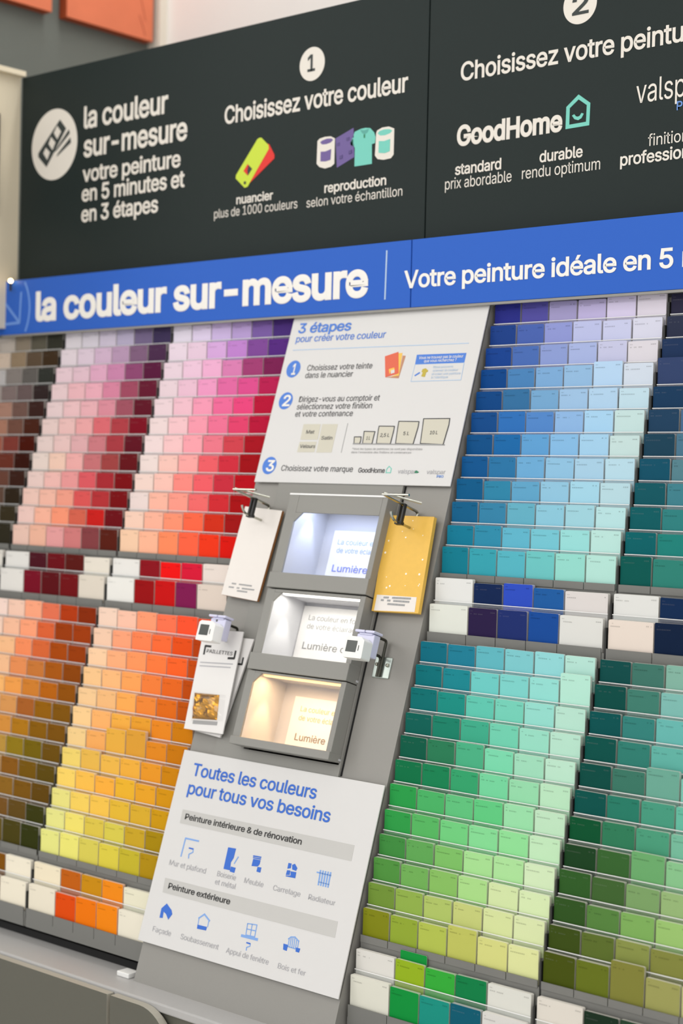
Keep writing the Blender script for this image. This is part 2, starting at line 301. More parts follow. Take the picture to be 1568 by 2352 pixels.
DATA = {'bs_text_b': [('la couleur', -19.792, -15.056, 7.894, 0.838, None), ('sur-mesure', -19.785, -14.008, 6.787, 0.839, None), ('votre peinture', -19.808, -14.323, 5.833, 0.604, None), ('en 5 minutes et', -19.837, -14.094, 5.08, 0.605, None), ('en 3 étapes', -19.84, -15.489, 4.29, 0.605, None), ('Choisissez votre couleur', -12.097, -3.763, 7.087, 0.617, None), ('nuancier', -11.424, -9.65, 4.183, 0.307, None), ('reproduction', -7.274, -4.583, 4.17, 0.321, None), ('Choisissez votre peinture', -1.651, 6.178, 7.111, 0.571, 'Choisissez votre peintu'), ('standard', -1.787, -0.016, 4.185, 0.341, None), ('durable', 1.393, 2.919, 4.227, 0.34, None), ('professionnelle', 4.207, 6.192, 3.813, 0.353, 'professio')], 'bs_text_r': [('plus de 1000 couleurs', -12.526, -8.494, 3.775, 0.318, None), ('selon votre échantillon', -8.072, -3.898, 3.747, 0.31, None), ('prix abordable', -2.169, 0.38, 3.759, 0.343, None), ('rendu optimum', 0.764, 3.531, 3.786, 0.343, None), ('finition', 5.115, 6.165, 4.273, 0.336, 'finitio')], 'bs_good': [('GoodHome', -1.745, 2.186, 5.094, 0.627, None)], 'bs_val': [('valspar', 4.687, 5.878, 5.549, 0.663, 'vals')], 'bs_pro': [('PRO', 6.013, 6.193, 5.186, 0.245, 'P')], 'disc_icon': (-21.567, 7.484, 1.391), 'disc1': (-7.956, 8.591, 0.569), 'disc2': (2.696, 8.744, 0.581), 'dig1': [('1', -8.158, -7.811, 8.356, 0.559, None)], 'dig2': [('2', 2.431, 3.006, 8.455, 0.566, None)], 'ic_fan': [(-21.235, 8.415), (-20.852, 8.027), (-22.013, 6.645), (-22.529, 7.098), (-22.534, 7.245)], 'ic_sq': [[(-21.388, 8.196), (-21.141, 7.935), (-21.372, 7.666), (-21.581, 7.93)], [(-21.751, 7.797), (-21.476, 7.55), (-21.655, 7.272), (-21.891, 7.54)], [(-22.063, 7.406), (-21.8, 7.204), (-21.967, 6.923), (-22.206, 7.207)]], 'ic_fan2': [[(-20.679, 7.963), (-20.622, 7.812), (-21.4, 7.243), (-21.558, 7.176)], [(-20.578, 7.637), (-20.546, 7.439), (-21.392, 6.986), (-21.316, 7.105)]], 'ye': [(-10.355, 6.388), (-10.258, 6.376), (-9.911, 6.081), (-9.894, 5.95), (-10.889, 4.742), (-11.032, 4.719), (-11.477, 5.093), (-11.46, 5.209), (-10.45, 6.353)], 'ye_hole': [(-10.893, 5.531), (-10.673, 5.343), (-10.881, 5.124), (-11.089, 5.309)], 'ye_dot': (-11.011, 4.89, 0.055), 're': [(-9.963, 6.142), (-9.886, 6.115), (-9.621, 5.716), (-9.629, 5.588), (-10.763, 4.878), (-10.891, 4.798), (-9.894, 5.95)], 're2': [(-10.893, 5.531), (-10.846, 5.483), (-10.906, 5.313), (-10.874, 5.132), (-11.089, 5.309)], 'canp': [[(-7.632, 5.946), (-7.543, 6.016), (-7.304, 6.05), (-7.035, 6.035), (-6.854, 5.942), (-6.859, 5.098), (-7.005, 5.016), (-7.273, 4.987), (-7.515, 5.058), (-7.651, 5.185)]], 'canp_lid': [(-7.509, 5.887), (-7.421, 5.939), (-7.212, 5.976), (-7.003, 5.96), (-6.93, 5.906), (-7.029, 5.829), (-7.237, 5.796), (-7.417, 5.808)], 'canp_lab': [(-7.47, 5.568), (-7.259, 5.553), (-7.004, 5.604), (-7.03, 5.25), (-7.25, 5.221), (-7.472, 5.246)], 'cant': [(-5.056, 5.898), (-5.018, 5.981), (-4.806, 6.05), (-4.525, 6.049), (-4.299, 5.956), (-4.302, 5.116), (-4.41, 5.008), (-4.718, 4.99), (-4.974, 5.041), (-5.091, 5.172)], 'cant_lid': [(-4.993, 5.882), (-4.916, 5.946), (-4.719, 5.978), (-4.494, 5.959), (-4.375, 5.901), (-4.462, 5.825), (-4.685, 5.783), (-4.883, 5.799)], 'cant_lab': [(-4.929, 5.622), (-4.708, 5.596), (-4.457, 5.635), (-4.462, 5.242), (-4.668, 5.201), (-4.929, 5.24)], 'pap': [(-6.824, 5.938), (-6.04, 6.195), (-5.982, 5.221), (-6.736, 4.951)], 'pap_sq': [[(-6.754, 5.77), (-6.625, 5.79), (-6.622, 5.674), (-6.751, 5.663)], [(-6.34, 5.897), (-6.212, 5.917), (-6.209, 5.802), (-6.337, 5.791)], [(-6.623, 5.329), (-6.494, 5.349), (-6.491, 5.234), (-6.62, 5.222)], [(-6.216, 5.45), (-6.089, 5.47), (-6.085, 5.356), (-6.213, 5.344)]], 'polo': [(-5.978, 6.056), (-5.72, 6.12), (-5.519, 6.13), (-5.318, 6.096), (-5.142, 5.931), (-5.08, 5.771), (-5.103, 5.578), (-5.233, 5.563), (-5.214, 4.915), (-5.569, 4.911), (-5.962, 4.91), (-5.963, 5.535), (-6.14, 5.635), (-6.171, 5.705)], 'polo_neck': [(-5.748, 6.093), (-5.658, 5.972), (-5.57, 5.927), (-5.428, 5.966), (-5.374, 6.077), (-5.574, 6.049)], 'polo_but': [(-5.587, 5.92), (-5.53, 5.922), (-5.526, 5.803), (-5.578, 5.801)], 'house_o': [(2.305, 5.765), (2.726, 6.081), (3.139, 5.779), (3.12, 5.124), (2.296, 5.111)], 'house_i': [(2.428, 5.716), (2.731, 5.936), (3.021, 5.73), (3.008, 5.24), (2.421, 5.226)], 'smile': [(2.513, 5.481), (2.604, 5.366), (2.732, 5.322), (2.846, 5.368), (2.919, 5.493), (2.841, 5.522), (2.783, 5.445), (2.718, 5.426), (2.646, 5.449), (2.589, 5.517)], 'bb_text1': [('la couleur sur-mesure', -21.832, -4.774, 0.534, 1.127, None)], 'bb_text2': [('Votre peinture idéale en 5 minutes', -3.295, 6.345, 0.667, 0.553, 'Votre peinture idéale en 5')], 'bb_div': [(-4.067, 1.929), (-4.012, 1.924), (-4.047, 0.349), (-4.102, 0.352)], 'bb_circ': [(-23.976, 1.056), (-22.175, 1.117)], 'bb_arrow': [(-24.134, 1.624), (-22.842, 0.497), (-22.768, 1.683), (-24.099, 0.451)], 'pn_t1': [('3 étapes', -7.859, -5.52, -0.616, 0.356, None), ('pour créer votre couleur', -7.856, -3.96, -0.948, 0.244, None)], 'pn_rule': [(-7.893, -1.214), (-0.551, -1.27), (-0.55, -1.293), (-7.894, -1.24)], 'pn_disc': [(-7.658, -1.913, 0.304), (-7.655, -3.048, 0.302), (-7.683, -5.325, 0.304)], 'pn_dig': [('1', -7.695, -7.517, -2.114, 0.39, None), ('2', -7.764, -7.428, -3.232, 0.387, None), ('3', -7.798, -7.442, -5.518, 0.38, None)], 'pn_t2': [('Choisissez votre teinte', -7.033, -4.22, -1.994, 0.201, None), ('dans le nuancier', -7.035, -4.964, -2.257, 0.201, None), ('Dirigez-vous au comptoir et', -7.057, -3.602, -3.104, 0.2, None), ('sélectionnez votre finition', -7.074, -3.844, -3.364, 0.199, None), ('et votre contenance', -7.066, -4.571, -3.619, 0.199, None), ('Choisissez votre marque', -7.114, -4.027, -5.502, 0.196, None)], 'pn_cells': [[(-6.596, -3.88), (-5.849, -3.885), (-5.823, -4.421), (-6.578, -4.421)], [(-6.581, -4.491), (-5.841, -4.49), (-5.84, -4.849), (-6.593, -4.852)], [(-5.781, -3.886), (-5.111, -3.89), (-5.097, -4.856), (-5.75, -4.859)]], 'pn_t3': [('Mat', -6.386, -6.031, -4.214, 0.121, None), ('Satin', -5.665, -5.192, -4.421, 0.12, None), ('Velours', -6.514, -5.848, -4.71, 0.121, None), ('1 L', -3.763, -3.607, -4.429, 0.117, None), ('2,5 L', -3.222, -2.854, -4.329, 0.116, None), ('5 L', -2.313, -2.084, -4.275, 0.115, None), ('10 L', -1.276, -0.976, -4.248, 0.113, None)], 'pn_t4': [('*tous les types de peintures ne sont pas disponibles', -4.256, -1.431, -4.765, 0.073, None), ("dans l'ensemble des finitions et contenances", -4.261, -1.834, -4.878, 0.073, None)], 'pn_vl': [(-4.693, -3.867), (-4.683, -4.854)], 'pn_bl': [(-4.269, -4.56), (-0.624, -4.589)], 'pn_bk': [[(-4.28, -4.328), (-4.003, -4.328), (-3.984, -4.459), (-3.994, -4.552), (-4.234, -4.552)], [(-3.927, -4.141), (-3.48, -4.154), (-3.487, -4.243), (-3.489, -4.559), (-3.879, -4.552), (-3.909, -4.254)], [(-3.359, -3.969), (-2.74, -3.98), (-2.728, -4.12), (-2.745, -4.561), (-3.31, -4.551), (-3.358, -4.088)], [(-2.607, -3.815), (-1.806, -3.832), (-1.792, -4.014), (-1.84, -4.567), (-2.539, -4.55), (-2.592, -4.017)], [(-1.648, -3.739), (-0.642, -3.74), (-0.622, -3.949), (-0.677, -4.582), (-1.562, -4.548), (-1.622, -3.95)]], 'pn_good': [('GoodHome', -3.797, -2.717, -5.515, 0.159, None)], 'pn_val': [('valspar', -2.194, -1.494, -5.524, 0.142, None), ('valspar', -1.073, -0.36, -5.526, 0.14, None)], 'pn_pro': [('PRO', -0.65, -0.398, -5.635, 0.076, None)], 'pn_house': [(-2.669, -5.378), (-2.59, -5.279), (-2.467, -5.365), (-2.464, -5.517), (-2.67, -5.52)], 'pn_leaf': [(-1.539, -5.472), (-1.476, -5.417), (-1.371, -5.47), (-1.414, -5.503), (-1.517, -5.504)], 'sw': [[(-3.782, -1.6), (-3.272, -1.466), (-3.055, -2.198), (-3.566, -2.319)], [(-3.251, -1.512), (-3.098, -1.506), (-3.029, -2.273), (-3.357, -2.313), (-3.055, -2.198)], [(-3.062, -1.598), (-2.936, -1.608), (-3.017, -2.368), (-3.558, -2.326), (-3.029, -2.273)], [(-3.493, -2.049), (-3.289, -1.999), (-3.245, -2.079), (-3.388, -2.104), (-3.423, -2.221)], [(-3.389, -2.097), (-3.252, -2.072), (-3.222, -2.182), (-3.366, -2.211)]], 'bx_h': [(-2.489, -1.592), (-0.559, -1.602), (-0.564, -1.919), (-2.477, -1.916)], 'bx': [(-2.477, -1.916), (-0.564, -1.919), (-0.546, -2.487), (-2.493, -2.489)], 'bx_t': [('Vous ne trouvez pas la couleur', -2.37, -0.639, -1.747, 0.095, None), ('que vous recherchez ?', -2.138, -0.876, -1.862, 0.095, None)], 'bx_t2': [('Nous pouvons', -1.722, -0.96, -2.069, 0.08, None), ('scanner la couleur', -1.711, -0.733, -2.185, 0.08, None), ('et créer une peinture', -1.723, -0.614, -2.302, 0.08, None), ("à l'identique", -1.718, -1.069, -2.412, 0.079, None)], 'bx_stick': [(-2.405, -2.283), (-2.227, -2.177), (-2.201, -2.222), (-2.374, -2.318)], 'bx_shirt': [(-2.147, -2.179), (-2.131, -2.09), (-2.02, -2.06), (-1.91, -2.13), (-1.898, -2.175), (-1.958, -2.196), (-1.975, -2.351), (-2.12, -2.329), (-2.093, -2.203)], 'lb_t1': [('Toutes les couleurs', -7.776, -2.516, -15.701, 0.392, None), ('pour tous vos besoins', -7.791, -1.803, -16.29, 0.39, None)], 'lb_bar': [[(-7.806, -16.797), (-0.691, -16.775), (-0.682, -17.234), (-7.787, -17.233)], [(-7.845, -18.964), (-0.688, -18.953), (-0.664, -19.41), (-7.802, -19.414)]], 'lb_t2': [('Peinture intérieure & de rénovation', -7.615, -2.662, -17.082, 0.18, None), ('Peinture extérieure', -7.608, -4.904, -19.257, 0.176, None)], 'lb_t3': [('Mur et plafond', -7.817, -6.199, -18.554, 0.164, None), ('Boiserie', -5.699, -4.909, -18.534, 0.159, None), ('et métal', -5.711, -4.827, -18.783, 0.159, None), ('Meuble', -4.547, -3.765, -18.536, 0.157, None), ('Carrelage', -3.359, -2.274, -18.543, 0.154, None), ('Radiateur', -1.947, -0.924, -18.553, 0.151, None), ('Façade', -7.839, -7.02, -20.624, 0.161, None), ('Soubassement', -6.589, -4.949, -20.613, 0.159, None), ('Appui de fenêtre', -4.617, -2.888, -20.628, 0.154, None), ('Bois et fer', -2.505, -1.43, -20.642, 0.15, None)], 'lb_solid': [[(-5.511, -17.627), (-5.184, -17.614), (-5.19, -17.907), (-5.26, -18.041), (-5.226, -18.279), (-5.493, -18.284)], [(-5.219, -18.164), (-5.018, -18.17), (-5.024, -18.324), (-5.214, -18.317)], [(-4.395, -17.793), (-4.099, -17.784), (-4.099, -17.904), (-4.157, -17.982), (-4.398, -18.007)], [(-4.428, -17.69), (-4.1, -17.676), (-4.098, -17.715), (-4.426, -17.73)], [(-4.416, -17.745), (-4.094, -17.731), (-4.093, -17.767), (-4.417, -17.777)], [(-4.153, -17.993), (-4.001, -17.987), (-3.997, -18.138), (-4.153, -18.133)], [(-2.991, -17.675), (-2.868, -17.674), (-2.863, -17.81), (-2.982, -17.843)], [(-2.832, -17.707), (-2.74, -17.659), (-2.611, -17.767), (-2.638, -17.85), (-2.791, -17.837)], [(-2.978, -17.889), (-2.859, -17.877), (-2.846, -18.004), (-2.988, -18.029)], [(-2.837, -17.896), (-2.617, -17.886), (-2.606, -18.06), (-2.976, -18.07), (-2.983, -18.047), (-2.8, -18.015)], [(-7.502, -19.71), (-7.236, -19.866), (-7.167, -19.976), (-7.281, -20.162), (-7.421, -20.024), (-7.561, -19.968), (-7.535, -20.161), (-7.669, -20.175), (-7.681, -19.888)], [(-6.013, -20.072), (-5.612, -20.063), (-5.615, -20.171), (-5.996, -20.19)], [(-3.902, -20.172), (-3.738, -20.171), (-3.745, -20.215), (-3.905, -20.212)], [(-7.141, -17.895), (-6.938, -17.895), (-6.94, -17.941), (-7.139, -17.936)], [(-2.486, -19.935), (-2.311, -19.938), (-2.31, -20.11), (-2.45, -20.1)], [(-1.983, -19.948), (-1.828, -19.947), (-1.844, -20.065), (-1.975, -20.061)]], 'lb_stroke': [(0.05, [(-7.395, -18.217), (-7.382, -17.65), (-6.798, -17.647)]), (0.035, [(-6.942, -17.92), (-6.927, -18.014), (-7.076, -18.101), (-7.052, -18.221)]), (0.04, [(-5.112, -18.057), (-5.014, -17.837)]), (0.05, [(-6.032, -19.882), (-5.831, -19.723), (-5.562, -19.872)]), (0.03, [(-6.015, -19.899), (-5.994, -20.076)]), (0.03, [(-5.595, -19.859), (-5.585, -20.057)]), (0.08, [(-4.156, -20.035), (-3.512, -20.024)]), (0.03, [(-4.03, -19.656), (-3.657, -19.624), (-3.638, -19.971), (-3.996, -19.984), (-4.03, -19.656)]), (0.03, [(-3.843, -19.64), (-3.817, -19.976)]), (0.03, [(-4.019, -19.811), (-3.65, -19.798)]), (0.03, [(-3.737, -20.206), (-3.74, -20.265), (-3.854, -20.319), (-3.843, -20.403)]), (0.04, [(-1.845, -17.751), (-1.303, -17.753)]), (0.03, [(-1.69, -18.006), (-1.299, -18.01)]), (0.05, [(-1.726, -17.68), (-1.691, -18.091)]), (0.05, [(-1.628, -17.679), (-1.598, -18.092)]), (0.05, [(-1.531, -17.677), (-1.505, -18.093)]), (0.05, [(-1.433, -17.676), (-1.412, -18.093)]), (0.05, [(-1.336, -17.674), (-1.32, -18.094)]), (0.03, [(-2.314, -19.759), (-2.297, -19.981)]), (0.03, [(-2.253, -19.716), (-2.224, -19.982)]), (0.03, [(-2.189, -19.688), (-2.15, -19.982)]), (0.03, [(-2.117, -19.681), (-2.077, -19.983)]), (0.03, [(-2.037, -19.704), (-2.004, -19.983)]), (0.03, [(-1.953, -19.74), (-1.931, -19.983)]), (0.03, [(-2.351, -19.774), (-2.269, -19.7), (-2.121, -19.671), (-1.935, -19.767)]), (0.03, [(-2.307, -19.983), (-1.918, -19.992)]), (0.03, [(-7.333, -20.151), (-7.301, -20.309)]), (0.03, [(-1.88, -19.775), (-1.869, -19.678)])], 'tag_w': [(-8.179, -6.804), (-6.481, -6.904), (-6.632, -9.946), (-8.285, -9.822)], 'tag_y': [(-2.087, -6.913), (-0.296, -6.911), (-0.11, -9.879), (-1.876, -9.925)], 'tag_y_lab': [(-1.798, -9.418), (-0.288, -9.4), (-0.248, -9.849), (-1.78, -9.905)], 'tag_y_txt': [], 'tag_p': [(-8.577, -11.059), (-6.804, -10.992), (-6.637, -14.29), (-8.376, -14.314)], 'tag_p2': [(-8.202, -11.166), (-6.425, -11.165), (-6.878, -14.399), (-8.501, -14.283)], 'pk_gold': [(-8.288, -13.137), (-7.173, -13.093), (-7.018, -13.888), (-8.118, -13.963)], 'pk_bag': [(-8.347, -13.091), (-6.902, -13.064), (-6.749, -13.897), (-8.129, -14.056)], 'pk_bar': [(-8.018, -14.064), (-7.002, -13.997), (-7.007, -14.068), (-8.014, -14.135)], 'pk_txt': [('PAILLETTES', -8.203, -7.037, -11.795, 0.116, None)], 'pk_br': [[(-8.299, -11.856), (-8.319, -11.585), (-8.073, -11.585)], [(-6.93, -11.642), (-6.923, -11.878), (-7.184, -11.895)]], 'pk_br2': [[(-6.691, -11.799), (-6.682, -12.014), (-6.892, -12.013)]], 'pk_ln': [[(-8.364, -12.134), (-6.931, -12.064)], [(-8.354, -12.248), (-6.99, -12.182)]], 'tw_ln': [[(-7.915, -9.43), (-7.019, -9.464)], [(-8.014, -9.554), (-6.883, -9.586)], [(-7.742, -9.655), (-7.146, -9.675)]], 'ty_ln': [[(-1.509, -9.486), (-0.47, -9.458)], [(-1.587, -9.572), (-0.409, -9.56)], [(-1.306, -9.675), (-0.675, -9.672)]], 'th': 0.30984, 'UP': [0.0, 0.3049, 0.9524], 'win_txt': [[('La couleur en fonction', -4.877, -3.406, -7.612, 0.175, 'La couleur e'), ('de votre éclairage', -4.844, -3.441, -7.887, 0.175, 'de votre écla'), ('Lumière du jour', -4.865, -3.4, -8.512, 0.224, 'Lumière')], [('La couleur en fonction', -5.354, -3.411, -10.154, 0.173, 'La couleur en fo'), ('de votre éclairage', -5.349, -3.491, -10.433, 0.172, 'de votre éclaira'), ('Lumière du soir', -5.354, -3.568, -11.091, 0.221, 'Lumière d')], [('La couleur en fonction', -4.816, -3.612, -13.068, 0.167, 'La couleur'), ('de votre éclairage', -4.808, -3.51, -13.353, 0.167, 'de votre écl'), ('Lumière chaude', -4.795, -3.537, -13.982, 0.214, 'Lumière')]]}
COLORS = {'R1u': '2a2f87 5450a0 a39cc9 beb4de d6cdea dcd5e2/1d3f87 4a63ae 8e97d3 b9bfe6 c5c9e8 d3d4e6/16418f 4a6cb4 8b9cd3 a5b3e0 c3c5e2 d8d4dc/0a4488 4a82b9 7ba9d6 91b9de b3d2ef cdd8e6/0c4584 356f9f 74a6cf 9cc0e2 aecfea bdd9e6/124a8a 2f6fb8 5286c9 8cb5e2 a5d0ee c1dcdc/0d4f88 1c68a8 5f9fd3 84b9e3 a1cdea c2dbda/0f5590 2b74a6 6caad6 8ec0e0 a5cce4 b4d7e6/0d5a8a 2f84a8 5fa3c9 8fc3de a1d2e6 b4d6e0/135f8b 3582a8 63adc4 8ac5da 9dcfdc b4dde0/137a98 2f8bab 5fb3cc 74c3d3 97d9d8 b7e0da/107a8f 37a0b0 55b3c3 6cc3c3 93d8cd b1e0d6/e2e3e1 0f2550 2f4ec0 1f5ba0 d9d4d2/e0e3da 2a1d45 1f2f6c 174a98 dcdcd8', 'R1l': '0f6c80 1f7c95 5fb3bf 7cc6cc 90d3d6 b3dfd4/0a7078 1b8590 6cc8c4 7ccfca 92dad2 b3e4d3/0b6f70 1b8c82 5fc4b0 74ceb9 93d9cd b4dfce/0a5f55 1a8068 3fa98a 70cdb0 96dac4 b4e0cc/0a5a45 2a7a55 4aae84 7ad6ae 9edabc b9e2cb/0c7045 178052 34a06c 74d29f 94d8ac b7e2c0/2a9a4a 4ab066 5fc07e 60c882 98dcaa bde2c2/2f9a48 56b462 70cc80 84d896 8fdc98 bfe5bd/3f8a40 5fa556 7cbd66 a5dc94 aadf9c cfe6bd/4f9040 6fad58 86bc62 a8d98a d0e2aa d3e6b4/6f9038 8fae4c adc268 c3cc7c d3dfa0 d6e2ae/7f8418 8fa636 b0bf52 bcc060 d3d584 dbe0a0/dcdad4 92b022 35a83a 0f7d46 dadad2/dddccf 0f8f3c 1b8f80 0c5a6f d8d6d2', 'R2l': '0a4a48 3f7468 80b0a0 98c4b4 b4d4c8 cce0d8/064a44 3f7c6e 7cb8b0 8cc8c0 b0d8d0 cce4dc/045050 33807a 66b4ae 80c8c0 a8d8d0 c8e4dc/064f48 2f7c70 60b0a4 80c8c0 a8d8cc c8e4d8/064a42 3a7564 6aa694 7cc0b0 a8d4c4 c8e0d4/06504a 277a66 46987e 64b8a0 98d0b8 c4e0cc/07502e 2f7a58 4a9a7a 74b89c a0d0b4 c8e0cc/1a4020 36622f 6aa86c 86c08c b0d4ac cce0c4/2f5a26 3f6230 7a9f66 94b478 b8cc9c d0dcb8/2f5220 55813f 7cab5c 98c070 b8d094 d4e0b4/3a4c14 5a6c2c 86904a 808440 b0b070 ccccA0/45500e 64701f 7f7f3a 9a9a5a b8b880 d0d0a8/dcd6cc 1a2f20 24402c 30502c dcd8d0/dcd6cc 1a2f20 24402c 30502c dcd8d0', 'R2u': '2b2a40 50507a 8080a8 a8a8c8 c4c4d8 d8d8e4/2c3248 505878 808cac a8b0cc c4c8dc d8dce4/1f3458 465c88 7088b0 98acc8 bcc8dc d4dce4/33436a 506890 7890b4 9cb0cc bccadc d4dce4/18395a 5a80a0 7c9cb8 9cb8cc bccedc d4dee4/1f3f5c 46688c 7090b0 98b4c8 bcd0dc d4e0e4/1a4055 4a748c 7098ac 98b8c8 bcd0d8 d4e0e4/0f4f66 54808c 78a0b0 98bcc8 bcd4d8 d4e0e4/0f5560 3f7f8c 70a4ac 98c0c4 bcd8d8 d4e4e0/0a5a60 2f7f7f 68a8a8 94c4c0 b8d8d4 d4e4e0/066066 1f7f78 60a8a0 90c4bc b8d8d0 d0e4dc/055650 2f8074 60a898 90c4b4 b8d8cc d0e4dc/dddedb 0f2a50 1c3f70 2f5c90 d8d8d8/e5d8cd 0c1f3c 18305c 284c84 d8d8d8', 'L1u': 'e4dcec e0d2ee cdb8e4 b9a0d6 7c5fa6 4a2f7a/e8d6e4 e6cade d6a9de bf84cf 7f4a98 562a80/e8d2de ecc6dc eeb0d3 d980b4 a03f74 7a1f52/e8d2da eac0d4 ee9cc6 e06aa4 dc5090 b81f52/ecd4da f0c0ce f49cb8 ee6c9c e84880 b81238/eed9d9 f4c6cc f59cb0 ee7498 e2446f b8143a/f0dada f5c6c8 f8a4b0 ec7a8c d04450 a81020/eedcd8 f5c6bc f8a8a6 ec6068 d02f40 a00a14/f2d6cc f8c4b8 fa8c84 f06068 c82f40 b80818/ead8d4 f8b8a4 fa9c8c f06c6c d02c34 a80a10/f5cfbc f8b49c fa9474 f86848 d03018 a01010/f5ccac fcb898 fc8c60 fc6444 f03818 dc1408/e8e6e2 8c101c f01010 d81838 e8dcd4/ecebe6 980c10 c81010 801850 e0d2c6', 'L2u': 'e2dce4 dcd6e2 d2c8dc b9b0cc 76688c 3f3458/e6d9e2 e0cede d3b6d0 b898b8 80607f 4a2c4c/ecd0da e8c6d4 e2acc8 cc88b0 8f4a74 58183c/eed2d6 f0bcc4 eeb0c0 d987a4 a04c64 641830/ecd4d6 f0c6ca ecb4bc dc90a0 a05464 601426/ecd2ce f0c4c2 eeaaac dc6c74 b04048 7c0c20/ead4d0 ecc8c6 e2b0b4 cc7c84 a83c44 601020/ead8d0 f4cebc f0b0ae c87478 a04444 641018/ecd0ca f2beb8 ea9c9c dc5c64 a82c34 7c0810/f0cabe f4bcaa f0a08c dc5858 b43438 780a10/f0ccc4 fab8a0 f89878 d46450 c8201c 6c0a14/ecc6b8 f0b8a0 e6a0a0 d07c7c 844044 581c10/e4e2de 4c1420 6c0e18 5a1612 e6dfd2/e6e3de 780f24 5c0f16 700f14 dfd6c8', 'L3u': 'e0d8d0 d8ccc0 c6bcb2 948878 625e52 383830/e4d8cc dccabc d2bfae 98846c 605040 403020/dcd8d4 d0ccc8 c0bcbc 8c8480 66625f 343632/d8d0cc c8bebA b0a4a0 847472 6c5c5c 342828/e4d0c4 d8bca8 c8ac98 ac8474 745850 3c2420/e4ccbc d8b8a4 c8a890 ac7c68 745044 4a2418/e0c0b0 d0a490 c08870 a06050 803c34 4a1408/d8b8a8 c09484 a06c5c 884c40 6c3428 38140c/d0b4a8 b89484 a07868 8c6054 6a4438 3c2018/c8b0a4 b09484 907868 7c5c50 60483c 2f2418/c8b8a8 b0a090 908070 706050 504438 38301f/c8c0b0 b0a898 908878 706858 504838 302c20/e0dcd4 302820 403020 4a3828 e0dcd4/e0dcd4 302820 403020 4a3828 e0dcd4', 'L1l': 'f4d4c0 f8c4ac fc9c74 fc7450 fc5430 e04818/f4ccb0 fca47c fc8454 f86c38 e85018 b84008/fad0a8 fcb080 fc9860 fc7c40 f86428 c84c08/f8c890 fcbc80 fca45c f4803c e86820 c04c08/f6cc98 f4bc80 fcac58 f08838 e06c18 c05408/fad094 fcb46c f4b048 e8a030 e88820 cc7c08/f4d090 f4ac60 e8ae44 dc9e38 e08820 c87808/f0d470 e8b850 eeb84c f0b040 e89828 cc8408/f8d468 f8c050 f8b040 ecb430 e8a428 d49410/e8e084 f4d060 f4c450 e4b838 d8ac30 cc9810/e6e48c f0e070 dcc44c d8ca50 c8a428 a88808/e6e688 ece678 d8cc58 dccc48 c4b430 b08c10/f0e4c8 c06010 c88c10 f08c18 e8e4cc/ece4d0 e04c08 f07808 f48810 ece6d4', 'L2l': 'f8dcd0 f6cdb8 fca884 e47454 b43c10 882c04/f8d4c0 f8c0a0 fca47c dc6438 9c3c08 a03c08/f8d4b8 f8c090 f89060 d86838 a84808 983c04/f8d8b8 f6c094 e89058 c87838 a85810 8c4404/f8d8b0 f8b870 f0a050 d08030 b86410 905004/f0d0a8 e8b880 d89858 a86028 946008 805408/f4d8a0 f0c878 d49040 b07818 885c08 7a5008/ecd0a0 e8c070 b89040 907818 746008 6a4c08/e0c098 d0a468 b88c50 885818 745408 5c4808/d8c090 c8a468 a88448 8c6420 7a5410 604408/c8b090 b89868 9a7c50 745020 604818 383808/c0ac88 a88c60 907448 60501c 484010 303408/f0e8d4 805008 6c4408 805008 f0e8d4/f0e8d4 805008 6c4408 805008 f0e8d4'}

TH = DATA['th']
RXV = PI / 2                    # upright board: local x right, y up, z out of the wall
RXS = PI / 2 - TH               # sloping stand
UPV = Vector((0, math.sin(TH), math.cos(TH))); NOV = Vector((0, -math.cos(TH), math.sin(TH))); OP = Vector((0, -0.1, 0))
def slope(x, y, w): return OP + Vector((x, 0, 0)) + UPV * y + NOV * w

# ------------------------------------------------------------------ the room
def struct(name, mb, m, **k):
    o = mb.build(name, m, **k); o.location = (0, 0, ZB); o['kind'] = 'structure'; return o
ZF = -ZB / S
b = MB(); b.box(-60, 70, -110, 14.6, ZF - 1, ZF); struct('floor', b, M_FLOOR)
b = MB(); b.box(-60, 70, -110, 20, 4.6 / S + ZF, 4.6 / S + ZF + 1); struct('ceiling', b, M_CEIL)
b = MB(); b.box(-30, 70, 13.1, 14.6, ZF, 4.6 / S + ZF); struct('wall_back', b, M_WALLW)
b = MB(); b.box(-31.5, -30, -14, 14.6, ZF, 4.6 / S + ZF); struct('wall_left', b, M_WALLD)
b = MB(); b.box(-29.99, -29.2, 12.6, 13.09, ZF, 4.6 / S + ZF); struct('trim_corner', b, M_TRIM)
b = MB(); b.box(-23.6, 12.2, 0.36, 0.6, ZF, 10.1)
tag(struct('wall_partition', b, M_GREY))

# pictures on the dark wall
def canvas(y0, y1, label, marks):
    t = empty('canvas_picture', (-30, y0, 15.4), 0, label, 'picture', 'orange pictures on the dark wall')
    f = MB(); f.box(0.02, 0.55, 0, y1 - y0, 0, 9.0)
    f.build('stretched_frame', M_CANVE, t, bevel=0.03)
    g = MB(); g.box(0.55, 0.57, 0.02, y1 - y0 - 0.02, 0.02, 8.98)
    cv = g.build('painted_canvas', M_CANVAS, t)
    if marks:
        for path in marks:
            h = MB(); h.tube([(0.572, yy, zz) for yy, zz in path], 0.018); h.build('sketched_line', M_CRACK, cv)
canvas(7.1, 12.4, 'orange canvas picture with dark sketched lines, beside the white wall', [
    [(4.4, 1.1), (4.6, 0.7), (4.8, 0.2), (4.95, -0.0 + 0.05)][:3], [(3.2, 2.6), (3.5, 2.2), (3.9, 2.1), (4.0, 1.8)], [(2.6, 3.0), (3.0, 2.9), (3.4, 2.75)],
    [(4.0, 3.2), (4.15, 2.6), (4.5, 1.9), (4.8, 0.9)], [(1.0, 1.5), (1.2, 2.1), (1.5, 2.2)]])
